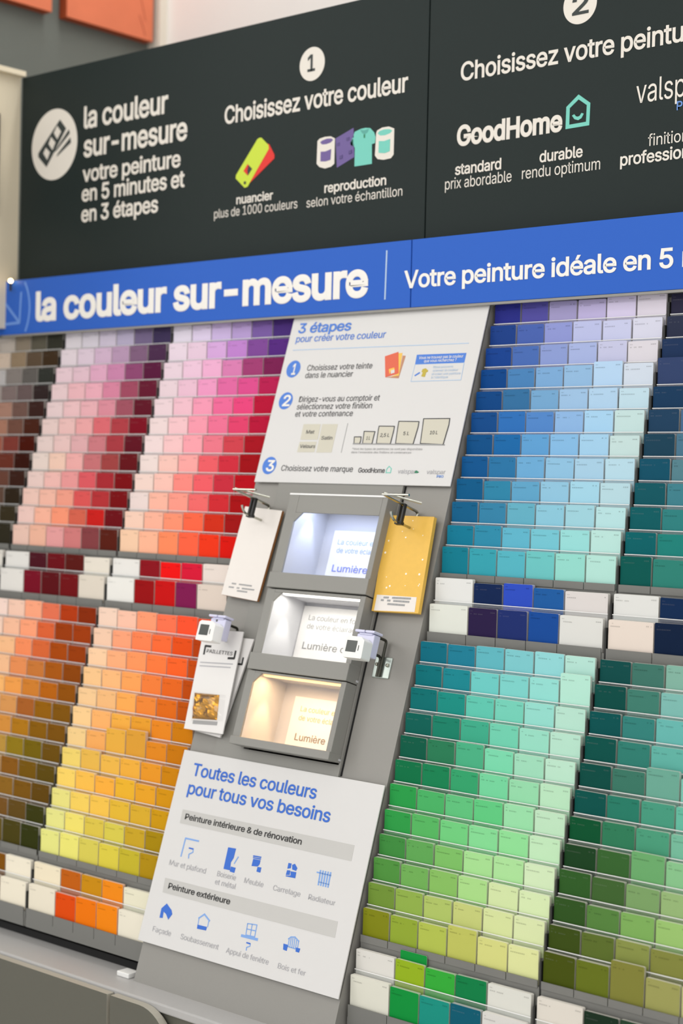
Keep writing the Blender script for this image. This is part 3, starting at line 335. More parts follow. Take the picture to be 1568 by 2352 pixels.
canvas(-0.2, 6.25, 'orange canvas picture cut by the frame edge, above the cream end panel', [])

# cream end panel with dark screen
t = empty('end_panel', (-23.75, 0.2, 2.0), 0, 'cream end panel at right angles to the black header sign', 'panel')
b = MB(); b.box(-0.35, 0, -9, 0, -1.7, 8.42); b.build('board', M_ENDP, t)
b = MB(); b.box(-0.35, 0.32, -9, 0, 8.42, 8.62); b.build('top_flange', M_ENDP, t)
t = empty('wall_screen', (-23.74, -0.9, 4.7), 0, 'black rounded screen mounted on the cream end panel', 'screen')
b = MB(); b.box(0.0, 0.22, -5, 0, 0, 4.1); b.build('casing', M_BLACKP, t, bevel=0.18)
t = empty('light_bulb', (-23.2, -0.55, 2.05), 0, 'small glowing bulb above the end of the blue fascia', 'bulb')
b = MB(); b.ball((0, 0, 0.1), 0.09); b.build('glass', mat('glowing_glass', 'ffe0a0', emit=((1, 0.75, 0.4), 8)), t, smooth=True)
b = MB(); b.tube([(0, 0, -0.3), (0, 0, 0.02)], 0.05); b.build('socket', M_BLACKP, t)

# ------------------------------------------------------------------ black header sign
def board(name, x0, x1, z0, z1, y, th, m, label, cat, group, panel='panel', bev=0.02):
    t = empty(name, (0, y, 0), RXV, label, cat, group)
    b = MB(); b.box(x0, x1, z0, z1, -th, 0); b.build(panel, m, t, bevel=bev)
    return t
hsL = board('header_sign', -23.66, -2.97, 2.0, 10.4, 0.2, 0.15, M_BLACKSIGN, 'black header sign with the round fan icon and step 1', 'sign', 'black header signs')
hsR = board('header_sign', -2.93, 17.7, 2.0, 10.4, 0.2, 0.15, M_BLACKSIGN, 'black header sign with step 2 and the green house logo', 'sign', 'black header signs')
D = DATA
def lettering(parent, items, m, off, z=0.012, name='lettering'):
    for it in items:
        b = MB(); write(b, [it], off, z); o = b.build(name, m, parent)
    return o
LB = D['bs_text_b']; isR = lambda it: it[1] > -2.9
lettering(hsL, [i for i in LB[:2]], M_CREAM, 0.019)
lettering(hsL, [i for i in LB[2:8]], M_CREAM, 0.017)
lettering(hsR, [i for i in LB[8:]], M_CREAM, 0.015)
lettering(hsL, [i for i in D['bs_text_r'] if not isR(i)], M_CREAM, 0.0)
lettering(hsR, [i for i in D['bs_text_r'] if isR(i)], M_CREAM, 0.0)
lettering(hsR, D['bs_good'], M_CREAM, 0.030, name='logo_lettering')
lettering(hsR, D['bs_val'], M_CREAM, -0.006, name='logo_lettering')
lettering(hsR, D['bs_pro'], M_BLUEL, 0.012, name='logo_lettering')
def disc_part(parent, d, dig, name='number_disc', m=M_CREAM, dm=M_SIGNDK, off=0.015):
    b = MB(); b.disc(d[0], d[1], d[2], 0, 0.012); o = b.build(name, m, parent)
    if dig: lettering(o, dig, dm, off, 0.022, 'digit')
    return o
disc_part(hsL, D['disc1'], D['dig1']); disc_part(hsR, D['disc2'], D['dig2'])
o = disc_part(hsL, D['disc_icon'], None, 'fan_icon')
b = MB(); b.prism(D['ic_fan'], 0.012, 0.024)
for q in D['ic_fan2']: b.prism(q, 0.012, 0.024)
i2 = b.build('fan_deck', M_SIGNDK, o)
b = MB()
for q in D['ic_sq']: b.prism(q, 0.024, 0.032, 1)
b.build('deck_square', [M_SIGNDK, M_CREAM], o)
def icon(parent, name, layers):
    root = None
    mats = []; b = MB()
    for k, (pts, m) in enumerate(layers):
        if m not in mats: mats.append(m)
        b.prism(pts, 0, 0.012 + 0.006 * k, mats.index(m))
    return b.build(name, mats, parent)
icon(hsL, 'swatch_icon', [(D['re'], M_RED), (D['ye'], M_LIME), (D['ye_hole'], M_SIGNDK), (D['re2'], M_RED)])
b = MB(); b.disc(*D['ye_dot'], 0, 0.033, n=20); b.build('rivet_dot', M_SIGNDK, hsL)
icon(hsL, 'paper_icon', [(D['pap'], M_PURP)] + [(q, M_PURPD) for q in D['pap_sq']])
icon(hsL, 'polo_shirt_icon', [(D['polo'], M_MINT), (D['polo_neck'], mat('mint_dark_print', '5aa89c')), (D['polo_but'], M_LEAF)])
icon(hsL, 'paint_can_icon', [(D['canp'][0], M_CREAM), (D['canp_lid'], M_PURP), (D['canp_lab'], M_PURP)])
icon(hsL, 'paint_can_icon', [(D['cant'], M_CREAM), (D['cant_lid'], M_MINT), (D['cant_lab'], M_MINT)])
b = MB(); b.ring(D['house_o'], D['house_i'], 0, 0.014); b.prism(D['smile'], 0, 0.014); b.build('house_logo', M_MINT, hsR)

# ------------------------------------------------------------------ blue fascia
bbL = board('fascia_sign', -29.5, -3.05, 0.04, 2.19, -0.35, 0.12, M_BLUE, 'blue fascia strip with arrow circle and big white title', 'sign', 'blue fascia strips')
bbR = board('fascia_sign', -3.015, 17.7, 0.04, 2.19, -0.35, 0.12, M_BLUE, 'blue fascia strip with the smaller white paint slogan', 'sign', 'blue fascia strips')
lettering(bbL, D['bb_text1'], M_WHITEP, 0.030)
lettering(bbR, D['bb_text2'], M_WHITEP, 0.018)
b = MB(); b.prism(D['bb_div'], 0, 0.012); b.build('divider_line', M_PALEB, bbL)
cx = D['bb_circ'][0][0]; R = D['bb_circ'][1][0] - cx; cz = 1.05
b = MB()
seg = [(cx + R * math.cos(a), cz + R * math.sin(a)) for a in [(-1 + 2 * k / 160) * PI for k in range(161)]]
for p, q in zip(seg, seg[1:]):
    if all(0.08 < r[1] < 2.15 and r[0] > -29.4 for r in (p, q)):
        ki = 1 - 0.09 / R; s0 = lambda r: (cx + (r[0] - cx) * ki, cz + (r[1] - cz) * ki)
        b.prism([p, q, s0(q), s0(p)], 0, 0.012)
b.build('circle_outline', M_BLUEL, bbL)
A = D['bb_arrow']; b = MB()
b.stroke([A[0], A[1]], 0.10, 0, 0.012); b.stroke([A[2], A[1], A[3]], 0.10, 0, 0.012)
b.build('arrow_mark', M_BLUEL, bbL)
b = MB(); b.box(-24, 13, -0.04, 0.035, -0.16, -0.02)
tag(b.build('fascia_rail', M_GREY, None), 'thin grey rail under the blue fascia strips', 'rail').location = (0, -0.35 * S, ZB)
bpy.data.objects['fascia_rail'].rotation_euler = (RXV, 0, 0)

# ------------------------------------------------------------------ sloping centre stand
st = empty('display_stand', (0, -0.1, 0), RXS, 'grey sloping centre stand with three lit windows between the racks', 'display stand')
L0, L1 = -22.35, 0.05
b = MB()
for x0, x1, y0, y1 in ((-8.27, -5.9, L0, L1), (-1.98, -0.12, L0, L1), (-5.9, -1.98, L0, -14.6), (-5.9, -1.98, -6.4, L1)):
    b.box(x0, x1, y0, y1, -0.25, -0.1)
b.build('base_board', M_GREY, st)
b = MB(); b.box(-8.22, -0.1, 0.055, 0.17, -0.25, 0.03); b.build('top_cap', M_TRIM, st, bevel=0.01)
b = MB()
for x0, x1, y0, y1 in ((-7.12, -5.9, -15.0, -5.8), (-1.98, -1.9, -15.0, -5.8), (-5.9, -1.98, -15.0, -14.6), (-5.9, -1.98, -6.4, -5.8)):
    b.box(x0, x1, y0, y1, -0.1, 0.0)
b.build('insert_board', M_GREYI, st)
b = MB(); b.box(-1.9, -1.84, -14.9, -5.9, -0.1, -0.085); b.build('insert_shade', M_DARK, st)  # dark strip painted in for the shade beside the raised insert
for x in (-8.27, -0.22):
    pf = [(L1, -0.25), (L0, -0.25), (L0, -1.9), (-4.7, -1.9), (L1, -0.40)]
    b = MB(); b.add([(x, y, w) for y, w in pf] + [(x + 0.1, y, w) for y, w in pf], [(4, 3, 2, 1, 0), (5, 6, 7, 8, 9)] + [(i, (i + 1) % 5, 5 + (i + 1) % 5, 5 + i) for i in range(5)])
    b.build('side_panel', M_GREY, st)
b = MB(); b.box(-8.16, -0.23, L0, -4.8, -1.88, -1.8); b.build('back_panel', M_GREYD, st)

# lit windows
def light_box(y0, y1, wy0, wy1, label, lc, power, wx0, top_bar, cardx, cardtop):
    t = empty('light_box', slope(0, 0, 0), RXS, label, 'light box', 'lit windows of the centre stand')
    X0, X1 = -6.02, -1.96; wx1 = -2.16
    f = MB()
    f.box(X0, wx0, y0, y1, 0.44, 0.5); f.box(X0, X0 + 0.06, y0, y1, 0.002, 0.44); f.box(wx1, X1, y0, y1, 0.002, 0.5)
    f.box(wx0, wx1, wy1, y1, 0.44, 0.5)
    f.prism([(wx0, wy1), (wx0, wy1 - 0.30), (wx0 + 0.04, wy1 - 0.26), (wx0 + 0.3, wy1)], 0.44, 0.5)
    f.build('frame', M_GREYI, t, bevel=0.015)
    f = MB(); f.box(X0 - 0.02, X1 + 0.01, y0, wy0, 0.0, 0.56); f.build('sill', M_GREYI, t, bevel=0.02)
    if top_bar:
        f = MB(); f.box(X0, X1, y1, y1 + 0.06, 0, 0.52); f.build('top_ledge', M_CEDGE, t, bevel=0.015)
    c0, c1 = y0 - 0.0 + 0.12, y1 + 0.0
    n = MB()
    n.box(wx0 - 0.06, wx0, c0, c1, -1.06, 0.435); n.box(-1.99, -1.94 + 0.0, c0, c1, -1.06, -0.1)
    n.box(-5.8, -1.94, c0, c1, -1.12, -1.06); n.box(-5.8, -1.94, c0 - 0.06, c0, -1.12, 0.1)
    n.box(-5.8, -2.2, c1 - 0.04, c1, -1.12, 0.435)
    n.build('lining', M_LINING, t)
    e = MB(); e.box(-5.6, -2.3, c1 - 0.09, c1 - 0.045, 0.05, 0.2)
    e.build('lamp_strip', mat('lamp_glow', rgb=lc, emit=(lc, 1.5)), t)
    l = bpy.data.lights.new('box_lamp', 'AREA'); l.shape = 'RECTANGLE'; l.size = 3.2 * S; l.size_y = 0.25 * S; l.energy = power; l.color = lc
    lo = bpy.data.objects.new('box_lamp', l); COL.objects.link(lo)
    lo.parent = t; lo.location = (-3.9 * S, (c1 - 0.10) * S, 0.03 * S); lo.rotation_euler = (-PI / 2, 0, 0)
    for sx in (-5.35,):
        l = bpy.data.lights.new('box_spot', 'SPOT'); l.energy = power * 2.4; l.color = lc; l.spot_size = 0.95; l.spot_blend = 0.5; l.shadow_soft_size = 0.004
        lo = bpy.data.objects.new('box_spot', l); COL.objects.link(lo)
        lo.parent = t; lo.location = (sx * S, (c1 - 0.15) * S, -0.25 * S); lo.rotation_euler = (-PI / 2, 0, 0)
    return t
light_box(-9.52, -6.45, -9.02, -7.03, 'light box with cool blue light, topmost of three windows', (0.62, 0.72, 1.0), 0.21, -5.6, True, 0, 0)
light_box(-12.17, -9.56, -11.64, -9.66, 'light box with neutral white light, middle of three windows', (1.0, 0.97, 0.88), 0.15, -5.68, False, 0, 0)
light_box(-14.55, -12.2, -14.3, -12.26, 'light box with warm orange light, lowest of three windows', (1.0, 0.62, 0.28), 0.25, -5.7, False, 0, 0)
cards3 = ((-5.12, -7.15, -9.35, 'blue-lit', mat('violet_blue_ink', '7888de', rough=0.6), 'topmost'), (-5.66, -9.70, -12.0, 'white-lit', mat('soft_grey_ink', '8e8e8e', rough=0.6), 'middle'), (-5.15, -12.62, -14.42, 'orange-lit', mat('brown_grey_ink', '8a7a68', rough=0.6), 'lowest'))
for k, (x0, y1, y0, nm, tm, pos) in enumerate(cards3):
    t = empty('info_card', slope(0, 0, 0), RXS, 'white printed card standing in the %s window, %s light box' % (nm, pos), 'card', 'printed cards in the lit windows')
    b = MB(); b.box(x0, -2.05, y0, y1, -1.04, -0.98); b.build('card_sheet', M_CARDW, t)
    w = D['win_txt'][k]
    if k != 1: w = w[:2] + [('Lumière',) + tuple(w[2][1:5]) + (None,)]
    lettering(t, w[:2], (M_SOFTB, M_GREYM, M_TAN)[k], 0.0, -0.97)
    lettering(t, w[2:], tm, 0.004, -0.97)

# upper instruction board
ub = empty('instruction_board', slope(0, 0, 0), RXS, 'white instruction board with three numbered steps, top of the stand', 'sign', 'white boards on the centre stand')
b = MB(); b.box(-8.2, -0.08, -5.9, 0.05, 0.002, 0.05); b.build('panel', M_BOARD, ub, bevel=0.015)
ZT = 0.062
lettering(ub, D['pn_t1'][:1], M_BLUE5, 0.016, ZT); lettering(ub, D['pn_t1'][1:], M_BLUE5, 0.006, ZT)
b = MB(); b.prism(D['pn_rule'], 0.05, 0.06); b.build('rule_line', M_PALEB, ub)
for d, g in zip(D['pn_disc'], D['pn_dig']):
    b = MB(); b.disc(d[0], d[1], d[2], 0.05, 0.06); o = b.build('number_disc', M_BLUE5, ub)
    lettering(o, [g], M_WHITEP, 0.02, 0.068, 'digit')
lettering(ub, D['pn_t2'], M_INK, 0.002, ZT)
for q in D['pn_cells']:
    b = MB(); b.prism(q, 0.05, 0.058); b.build('finish_cell', M_BEIGE, ub)
b = MB(); b.stroke(D['pn_vl'], 0.02, 0.05, 0.058); b.stroke(D['pn_bl'], 0.035, 0.05, 0.066); b.build('rule_line', M_GREYM, ub)
for q in D['pn_bk']:
    b = MB(); b.prism(q, 0.05, 0.057); b.stroke(list(q) + [q[0]], 0.03, 0.05, 0.062, 1); b.build('bucket_icon', [M_BEIGE, M_INK], ub)
lettering(ub, D['pn_t3'], M_INK, 0.006, 0.066)
lettering(ub, D['pn_t4'], M_GREYM, 0.0, ZT)
lettering(ub, D['pn_good'], M_INK, 0.012, ZT, 'logo_lettering')
lettering(ub, D['pn_val'], M_GREYT, 0.0, ZT, 'logo_lettering'); lettering(ub, D['pn_pro'], M_BLUEL, 0.02, ZT, 'logo_lettering')
q = D['pn_house']; cx = sum(p[0] for p in q) / 5; cy = sum(p[1] for p in q) / 5
b = MB(); b.ring(q, [(cx + (x - cx) * .75, cy + (y - cy) * .75) for x, y in q], 0.05, 0.06); b.build('house_logo', M_MINT, ub)
b = MB(); b.prism(D['pn_leaf'], 0.05, 0.064); b.build('leaf_logo', M_LEAF, ub)
b = MB()
for k, (q, mi) in enumerate(zip((D['sw'][2], D['sw'][1], D['sw'][0], D['sw'][3], D['sw'][4]), (2, 1, 0, 1, 3))): b.prism(q, 0.05, 0.056 + 0.004 * k, mi)
b.build('swatch_icon', [M_ORED, M_YEL, M_BRN, M_BOARD], ub)
b = MB(); b.prism(D['bx_h'], 0.05, 0.058); b.stroke(list(D['bx']) + [D['bx'][0]], 0.02, 0.05, 0.057, 1); o = b.build('notice_box', [M_BLUE5, M_PALEB], ub)
b = MB(); b.prism(D['bx_shirt'], 0.05, 0.06); b.prism(D['bx_stick'], 0.05, 0.06, 1); b.build('scanner_icon', [M_OCHRE, M_BLUE5], o)
lettering(o, D['bx_t'], M_WHITEP, 0.006, 0.064); lettering(o, D['bx_t2'], M_PALEB, 0.0, ZT)

# lower instruction board
lb = empty('instruction_board', slope(0, 0, 0), RXS, 'white board with blue title and blue icons, foot of the stand', 'sign', 'white boards on the centre stand')
b = MB(); b.box(-8.38, -0.08, -21.0, -14.95, 0.002, 0.05); b.build('panel', M_BOARD, lb, bevel=0.015)
lettering(lb, D['lb_t1'], M_ROYAL, 0.012, ZT)
for q in D['lb_bar']:
    b = MB(); b.prism(q, 0.05, 0.056); b.build('title_bar', M_BAR, lb)
lettering(lb, D['lb_t2'], M_INK2, 0.012, 0.066)
lettering(lb, D['lb_t3'], M_GREYT, 0.0, ZT)
groups = [('wall_icon', [13], [0, 1]), ('door_icon', [0, 1], [2]), ('furniture_icon', [2, 3, 4, 5], []), ('tile_icon', [6, 7, 8, 9], []), ('radiator_icon', [], [11, 12, 13, 14, 15, 16, 17]),
          ('facade_icon', [10], [30]), ('base_wall_icon', [11], [3, 4, 5]), ('window_sill_icon', [12], [6, 7, 8, 9, 10]), ('fence_icon', [14, 15], [18, 19, 20, 21, 22, 23, 24, 25])]
for nm, sol, stk in groups:
    b = MB()
    for k in sol: b.prism(D['lb_solid'][k], 0.05, 0.06)
    for k in stk:
        if k < len(D['lb_stroke']): b.stroke(D['lb_stroke'][k][1], D['lb_stroke'][k][0], 0.05, 0.057, 1)
    b.build(nm, [M_ROYAL, M_ICONL], lb)

# ------------------------------------------------------------------ racks and cards
PA, PB = 0.215546, 0.673271
def rows(block):                      # (front y, top z, card count) of the 14 rows of a block
    y0, z0 = (0.0, 0.0) if block == 'u' else (-3.2934, -10.1324)
    r = [(y0 - PA * j, z0 - PB * j, 6) for j in range(12)]
    if block == 'u': r += [(-2.69, -8.40, 5), (-2.93, -9.06, 5)]
    else: r += [(-5.93, -18.65, 5), (-6.15, -19.35, 5)]
    return r
XR = {'R1': 0.0, 'R2': 6.0955, 'L1': -14.33, 'L2': -20.42, 'L3': -26.54}
WID = [0.0, 1.42, 2.46, 3.5, 4.54, 5.96]
RACK = {'R1u': 'blue', 'R1l': 'green', 'R2u': 'navy', 'R2l': 'dark green', 'L1u': 'red', 'L1l': 'orange', 'L2u': 'dusty pink', 'L2l': 'brown', 'L3u': 'grey'}
RLAB = {'R1u': 'grey stepped rack of blue paint cards beside the stand, above the green rack', 'R1l': 'grey stepped rack of green paint cards beside the stand, below the blue rack',
        'R2u': 'grey stepped rack of navy to teal paint cards beside the blue rack', 'R2l': 'grey stepped rack of dark green and olive paint cards beside the green rack',
        'L1u': 'grey stepped rack of pink to red paint cards beside the instruction board', 'L1l': 'grey stepped rack of orange and yellow paint cards beside the lower board',
        'L2u': 'grey stepped rack of dusty pink to maroon paint cards beside the red rack', 'L2l': 'grey stepped rack of peach to brown paint cards beside the orange rack',
        'L3u': 'grey stepped rack of grey and dark brown paint cards beside the dusty pink rack'}
def tread(r): return r[1] - (0.93 if r[2] == 6 else 0.95)

def make_rack(key):
    u, blk = key[:2], key[2]
    x0 = XR[u]; x1 = x0 + (6.03 if u != 'L1' else 6.0)
    R = rows(blk)
    t = empty('card_rack', (x0, 0, 0), 0, RLAB[key], 'rack', 'stepped paint card racks')
    W = x1 - x0
    # stepped body: profile in (y, z) swept along x
    prof = []
    yb = R[0][0] + 0.30
    prof.append((yb, R[0][1] - 0.1)); prof.append((R[0][0] + 0.17, R[0][1] - 0.1))
    for k, r in enumerate(R):
        prof.append((prof[-1][0], tread(r)))
        prof.append((r[0] - 0.055, tread(r)))
    bot = tread(R[-1]) - (0.25 if blk == 'u' else 0.5)
    prof.append((prof[-1][0], bot)); prof.append((yb if blk == 'u' else R[0][0] - 2.0, bot))
    if blk == 'u': prof[-1] = (R[-1][0] + 0.6, bot)
    else: prof[-1] = (R[-1][0] + 0.6, bot)
    n = len(prof); b = MB()
    vs = [(0, y, z) for y, z in prof] + [(W, y, z) for y, z in prof]
    b.add(vs, [list(range(n)), list(range(2 * n - 1, n - 1, -1))] + [(i, n + i, n + (i + 1) % n, (i + 1) % n) for i in range(n)])
    b.build('stepped_body', M_GREYD, t)
    # clear strips standing in front of each row
    for k, r in enumerate(R):
        if k in (11, 13): continue
        b = MB(); y = r[0] - 0.045; z1 = r[1] - (0.60 if k != 12 else 0.56); z0 = tread(r)
        b.box(0.02, W - 0.06, y - 0.012, y + 0.012, z0, z1 - 0.02); b.box(0.02, W - 0.06, y - 0.012, y + 0.012, z1 - 0.02, z1, 1)
        b.build('clear_strip', [M_CLEAR, M_CEDGE], t)
    # grey front lips with a seam at each slot
    for k in (11, 13):
        r = R[k]; z1 = r[1] - (0.76 if k == 11 else 0.82); z0 = tread(r) - 0.03
        if k == 13: z0 = bot
        ed = [i for i in range(7)] if r[2] == 6 else WID
        b = MB()
        for a, c in zip(ed, ed[1:]):
            a = max(a, 0.0); c = min(c, W - 0.02)
            if k == 13 and blk == 'l':
                b.box(a, c - 0.0, r[0] - 0.085, r[0] - 0.055, z0, z1 - 0.35); b.box(a + 0.012, c - 0.012, r[0] - 0.085, r[0] - 0.055, z1 - 0.35, z1)
            else: b.box(a + 0.012, c - 0.012, r[0] - 0.085, r[0] - 0.055, z0, z1)
        b.build('front_lip', M_GREYD, t)
    if u != 'L1':
        b = MB()
        for r in R:
            b.box(W + 0.005, W + 0.05, r[0] - 0.05, r[0] + 0.3, tread(r) - 0.2, r[1] - 0.26)
        b.build('side_divider', M_BLACKP, t)
    return t
for k in RACK: make_rack(k)

def cname(h):
    r, g, bl = (int(h[i:i + 2], 16) / 255 for i in (0, 2, 4))
    H, Ss, V = colorsys.rgb_to_hsv(r, g, bl); H *= 360
    if Ss < 0.13 and V > 0.8: return 'white'
    if Ss < 0.16: return 'pale grey' if V > 0.7 else ('grey' if V > 0.42 else 'charcoal')
    if V < 0.24: pre = 'near-black '
    elif V < 0.46: pre = 'dark '
    elif Ss < 0.32 and V > 0.78: pre = 'pale '
    elif Ss > 0.72 and V > 0.8: pre = 'bright '
    elif Ss < 0.45 and V < 0.75: pre = 'muted '
    else: pre = ''
    names = [(12, 'red'), (22, 'coral'), (38, 'orange'), (48, 'amber'), (62, 'yellow'), (84, 'lime'), (150, 'green'), (170, 'sea green'), (192, 'turquoise'), (212, 'sky blue'), (238, 'blue'), (258, 'violet'), (290, 'purple'), (318, 'magenta'), (346, 'pink'), (361, 'red')]
    nm = next(n for lim, n in names if H < lim)
    if nm in ('red', 'coral') and Ss < 0.5 and V > 0.75: nm = 'pink' if nm == 'red' else 'peach'
    if nm == 'orange' and V > 0.85 and Ss < 0.5: nm = 'peach'
    if nm in ('coral', 'orange', 'amber') and V < 0.66: nm = 'brown'
    if nm in ('yellow', 'lime') and V < 0.66: nm = 'olive'
    if nm in ('sky blue',) and V < 0.6: nm = 'blue'
    if nm == 'turquoise' and V < 0.62: nm = 'teal'
    return pre + nm
ORD = ['first', 'second', 'third', 'fourth', 'fifth', 'sixth', 'seventh', 'eighth', 'ninth', 'tenth', 'eleventh', 'twelfth']
def proj(v):
    d = Vector(v) - CAM
    z = d.dot(fw)
    return 784 + FPX * d.dot(r2) / z, 1176 - FPX * d.dot(u2) / z

RAISE = {('R1u', 3, 4): 0.12, ('R1l', 1, 5): 0.22, ('R1l', 4, 2): 0.06, ('L1l', 6, 2): 0.2, ('L1l', 6, 3): 0.24, ('L1l', 8, 3): 0.07, ('R2u', 3, 0): 0.14, ('R2l', 4, 2): 0.14, ('R2l', 11, 2): 0.2,
         ('R1l', 11, 3): 0.1, ('R1u', 12, 0): 0.1, ('R1u', 12, 2): 0.06, ('L1l', 7, 1): 0.08, ('R1l', 8, 1): 0.0, ('R1u', 0, 4): 0.05, ('R1u', 0, 5): 0.07, ('R2l', 7, 2): 0.1}
slots = []
rnd = random.Random(11)
for key in RACK:
    cols = [l.split() for l in COLORS[key].split('/')]
    for j, r in enumerate(rows(key[2])):
        for i in range(r[2]):
            if r[2] == 6: xa, xb = i + 0.01, i + 0.955
            else: xa, xb = WID[i] + 0.02, WID[i + 1] - 0.03
            top = r[1] + rnd.uniform(-0.035, 0.02) + RAISE.get((key, j, i), 0)
            th = rnd.uniform(0.07, 0.13)
            if r[2] == 5 and i in (0, 4): th = 0.13
            bot = tread(r)
            xc = XR[key[:2]] + (xa + xb) / 2
            c = proj((xc, r[0], (top + r[1] - 0.6) / 2))
            p0 = proj((xc - (xb - xa) / 2, r[0], top)); p1 = proj((xc + (xb - xa) / 2, r[0], top - 0.65))
            ins = lambda p: -5 < p[0] < 1573 and -5 < p[1] < 2357
            vis = max(0, min(p1[0], 1568) - max(p0[0], 0)) * max(0, min(p1[1], 2352) - max(p0[1], 0))
            slots.append(dict(key=key, j=j, i=i, h=cols[j][i], xa=xa, xb=xb, y=r[0], top=top, bot=bot, th=th, vis=vis, lean=rnd.uniform(0, 0.022), yaw=rnd.gauss(0, 0.008), n=r[2], roll=rnd.gauss(0, 0.006)))

WHITE = hexc('e8e4dc', KA)
def card_mesh(b, s, org, marks=True):
    """one slot of cards: coloured front, paler paper edges, small printed lines"""
    x0, x1, zt, zb, th = s['xa'] + XR[s['key'][:2]], s['xb'] + XR[s['key'][:2]], s['top'], s['bot'], s['th']
    col = hexc(s['h'], KA); edge = tuple(c * 0.45 + w * 0.5 for c, w in zip(col, WHITE))
    cx = (x0 + x1) / 2; Yw = math.tan(s['yaw']); Ro = math.tan(s['roll'])
    def T(x, y, z):
        return (x - (z - zb) * Ro * 0.5 - org[0], s['y'] + y + (z - zb) * s['lean'] + (x - cx) * Yw - org[1], z + (x - cx) * Ro - org[2])
    rad = 0.035
    fr = [(x0, zb), (x1, zb), (x1, zt - rad), (x1 - rad * 0.3, zt - rad * 0.3), (x1 - rad, zt), (x0 + rad, zt), (x0 + rad * 0.3, zt - rad * 0.3), (x0, zt - rad)]
    n = len(fr)
    vs = [T(x, 0, z) for x, z in fr] + [T(x, th, z + 0.0) for x, z in fr]
    b.add(vs, [list(range(n))], 0, col); b.add(vs, [list(range(2 * n - 1, n - 1, -1))], 0, edge)
    b.add(vs, [(i, n + i, n + (i + 1) % n, (i + 1) % n) for i in range(n)], 0, edge)
    if marks:
        lum = sum(col) / 3
        k = tuple(c * 0.72 for c in col) if lum > 0.09 else tuple(c * 1.0 + 0.03 for c in col)
        rr = random.Random(hash((s['j'], s['i'], len(s['h']), int(s['h'], 16))) & 0xffff)
        def dash(xs, xe, z, hh):
            x = xs
            while x < xe - 0.01:
                w = rr.uniform(0.03, 0.055)
                if rr.random() > 0.12: b.add([T(x, -0.003, z), T(min(x + w, xe), -0.003, z), T(min(x + w, xe), -0.003, z + hh), T(x, -0.003, z + hh)], [(0, 1, 2, 3)], 0, k)
                x += w + 0.012
        dash(x0 + 0.06, x0 + 0.14, zt - 0.105, 0.022); dash(x1 - 0.22, x1 - 0.06, zt - 0.125, 0.035)
        dash(x0 + 0.06, x0 + rr.uniform(0.34, 0.52), zt - 0.19, 0.032)

def card_label(s):
    key, j, i = s['key'], s['j'], s['i']; u = key[:2]; n = s['n']
    a = cname(s['h'])
    if u == 'R1': k, ref = i, 'from stand'
    elif u == 'L1': k, ref = n - 1 - i, 'from stand'
    elif u == 'R2': k, ref = i, 'from %s rack' % RACK['R1' + key[2]]
    elif u == 'L2': k, ref = n - 1 - i, 'from %s rack' % RACK['L1' + key[2]]
    else: k, ref = n - 1 - i, 'from dusty pink rack'
    if n == 6: row = '%s row of %s rack' % (ORD[j], RACK[key])
    else: row = '%s accent row of %s rack' % ('back' if j == 12 else 'front', RACK[key])
    return '%s paint card, %s %s, %s' % (a, ORD[k], ref, row)
for s in slots: s['lab'] = card_label(s)
ranked = sorted([s for s in slots if s['vis'] > 0], key=lambda s: -s['vis'])
N_IND = 312
ind = ranked[:N_IND]; rest = ranked[N_IND:]
iid = set(id(s) for s in ind)
for s in ind:
    org = (XR[s['key'][:2]] + (s['xa'] + s['xb']) / 2, s['y'], s['bot'])
    b = MB(); card_mesh(b, s, org)
    o = b.build('paint_card', M_CARD); o.location = P3(org)
    tag(o, s['lab'], 'paint card', 'paint cards in the %s rack' % RACK[s['key']])
b = MB()
for s in slots:
    if id(s) in iid: continue
    pr_ = proj((XR[s['key'][:2]] + (s['xa'] + s['xb']) / 2, s['y'], s['top']))
    if -320 < pr_[0] < 1900 and pr_[1] < 2500: card_mesh(b, s, (0, 0, 0), s['vis'] > 0)
o = b.build('remaining_paint_cards', M_CARD); o.location = (0, 0, ZB)
tag(o, 'smaller paint cards filling the far slots of the racks', 'paint cards', kind='stuff')
# the loose green card standing up behind the lime one
s = dict(key='R1l', j=12, i=1, h='14903c', xa=1.50, xb=2.42, y=-5.93 + 0.14, top=-18.65 + 0.24, bot=-19.5, th=0.02, lean=0.0, yaw=0, roll=0, n=5)
org = (1.96, s['y'], s['bot']); b = MB(); card_mesh(b, s, org, False); o = b.build('paint_card', M_CARD); o.location = P3(org)
tag(o, 'green paint card sticking up behind the lime card below the green rack', 'paint card', 'paint cards in the green rack')

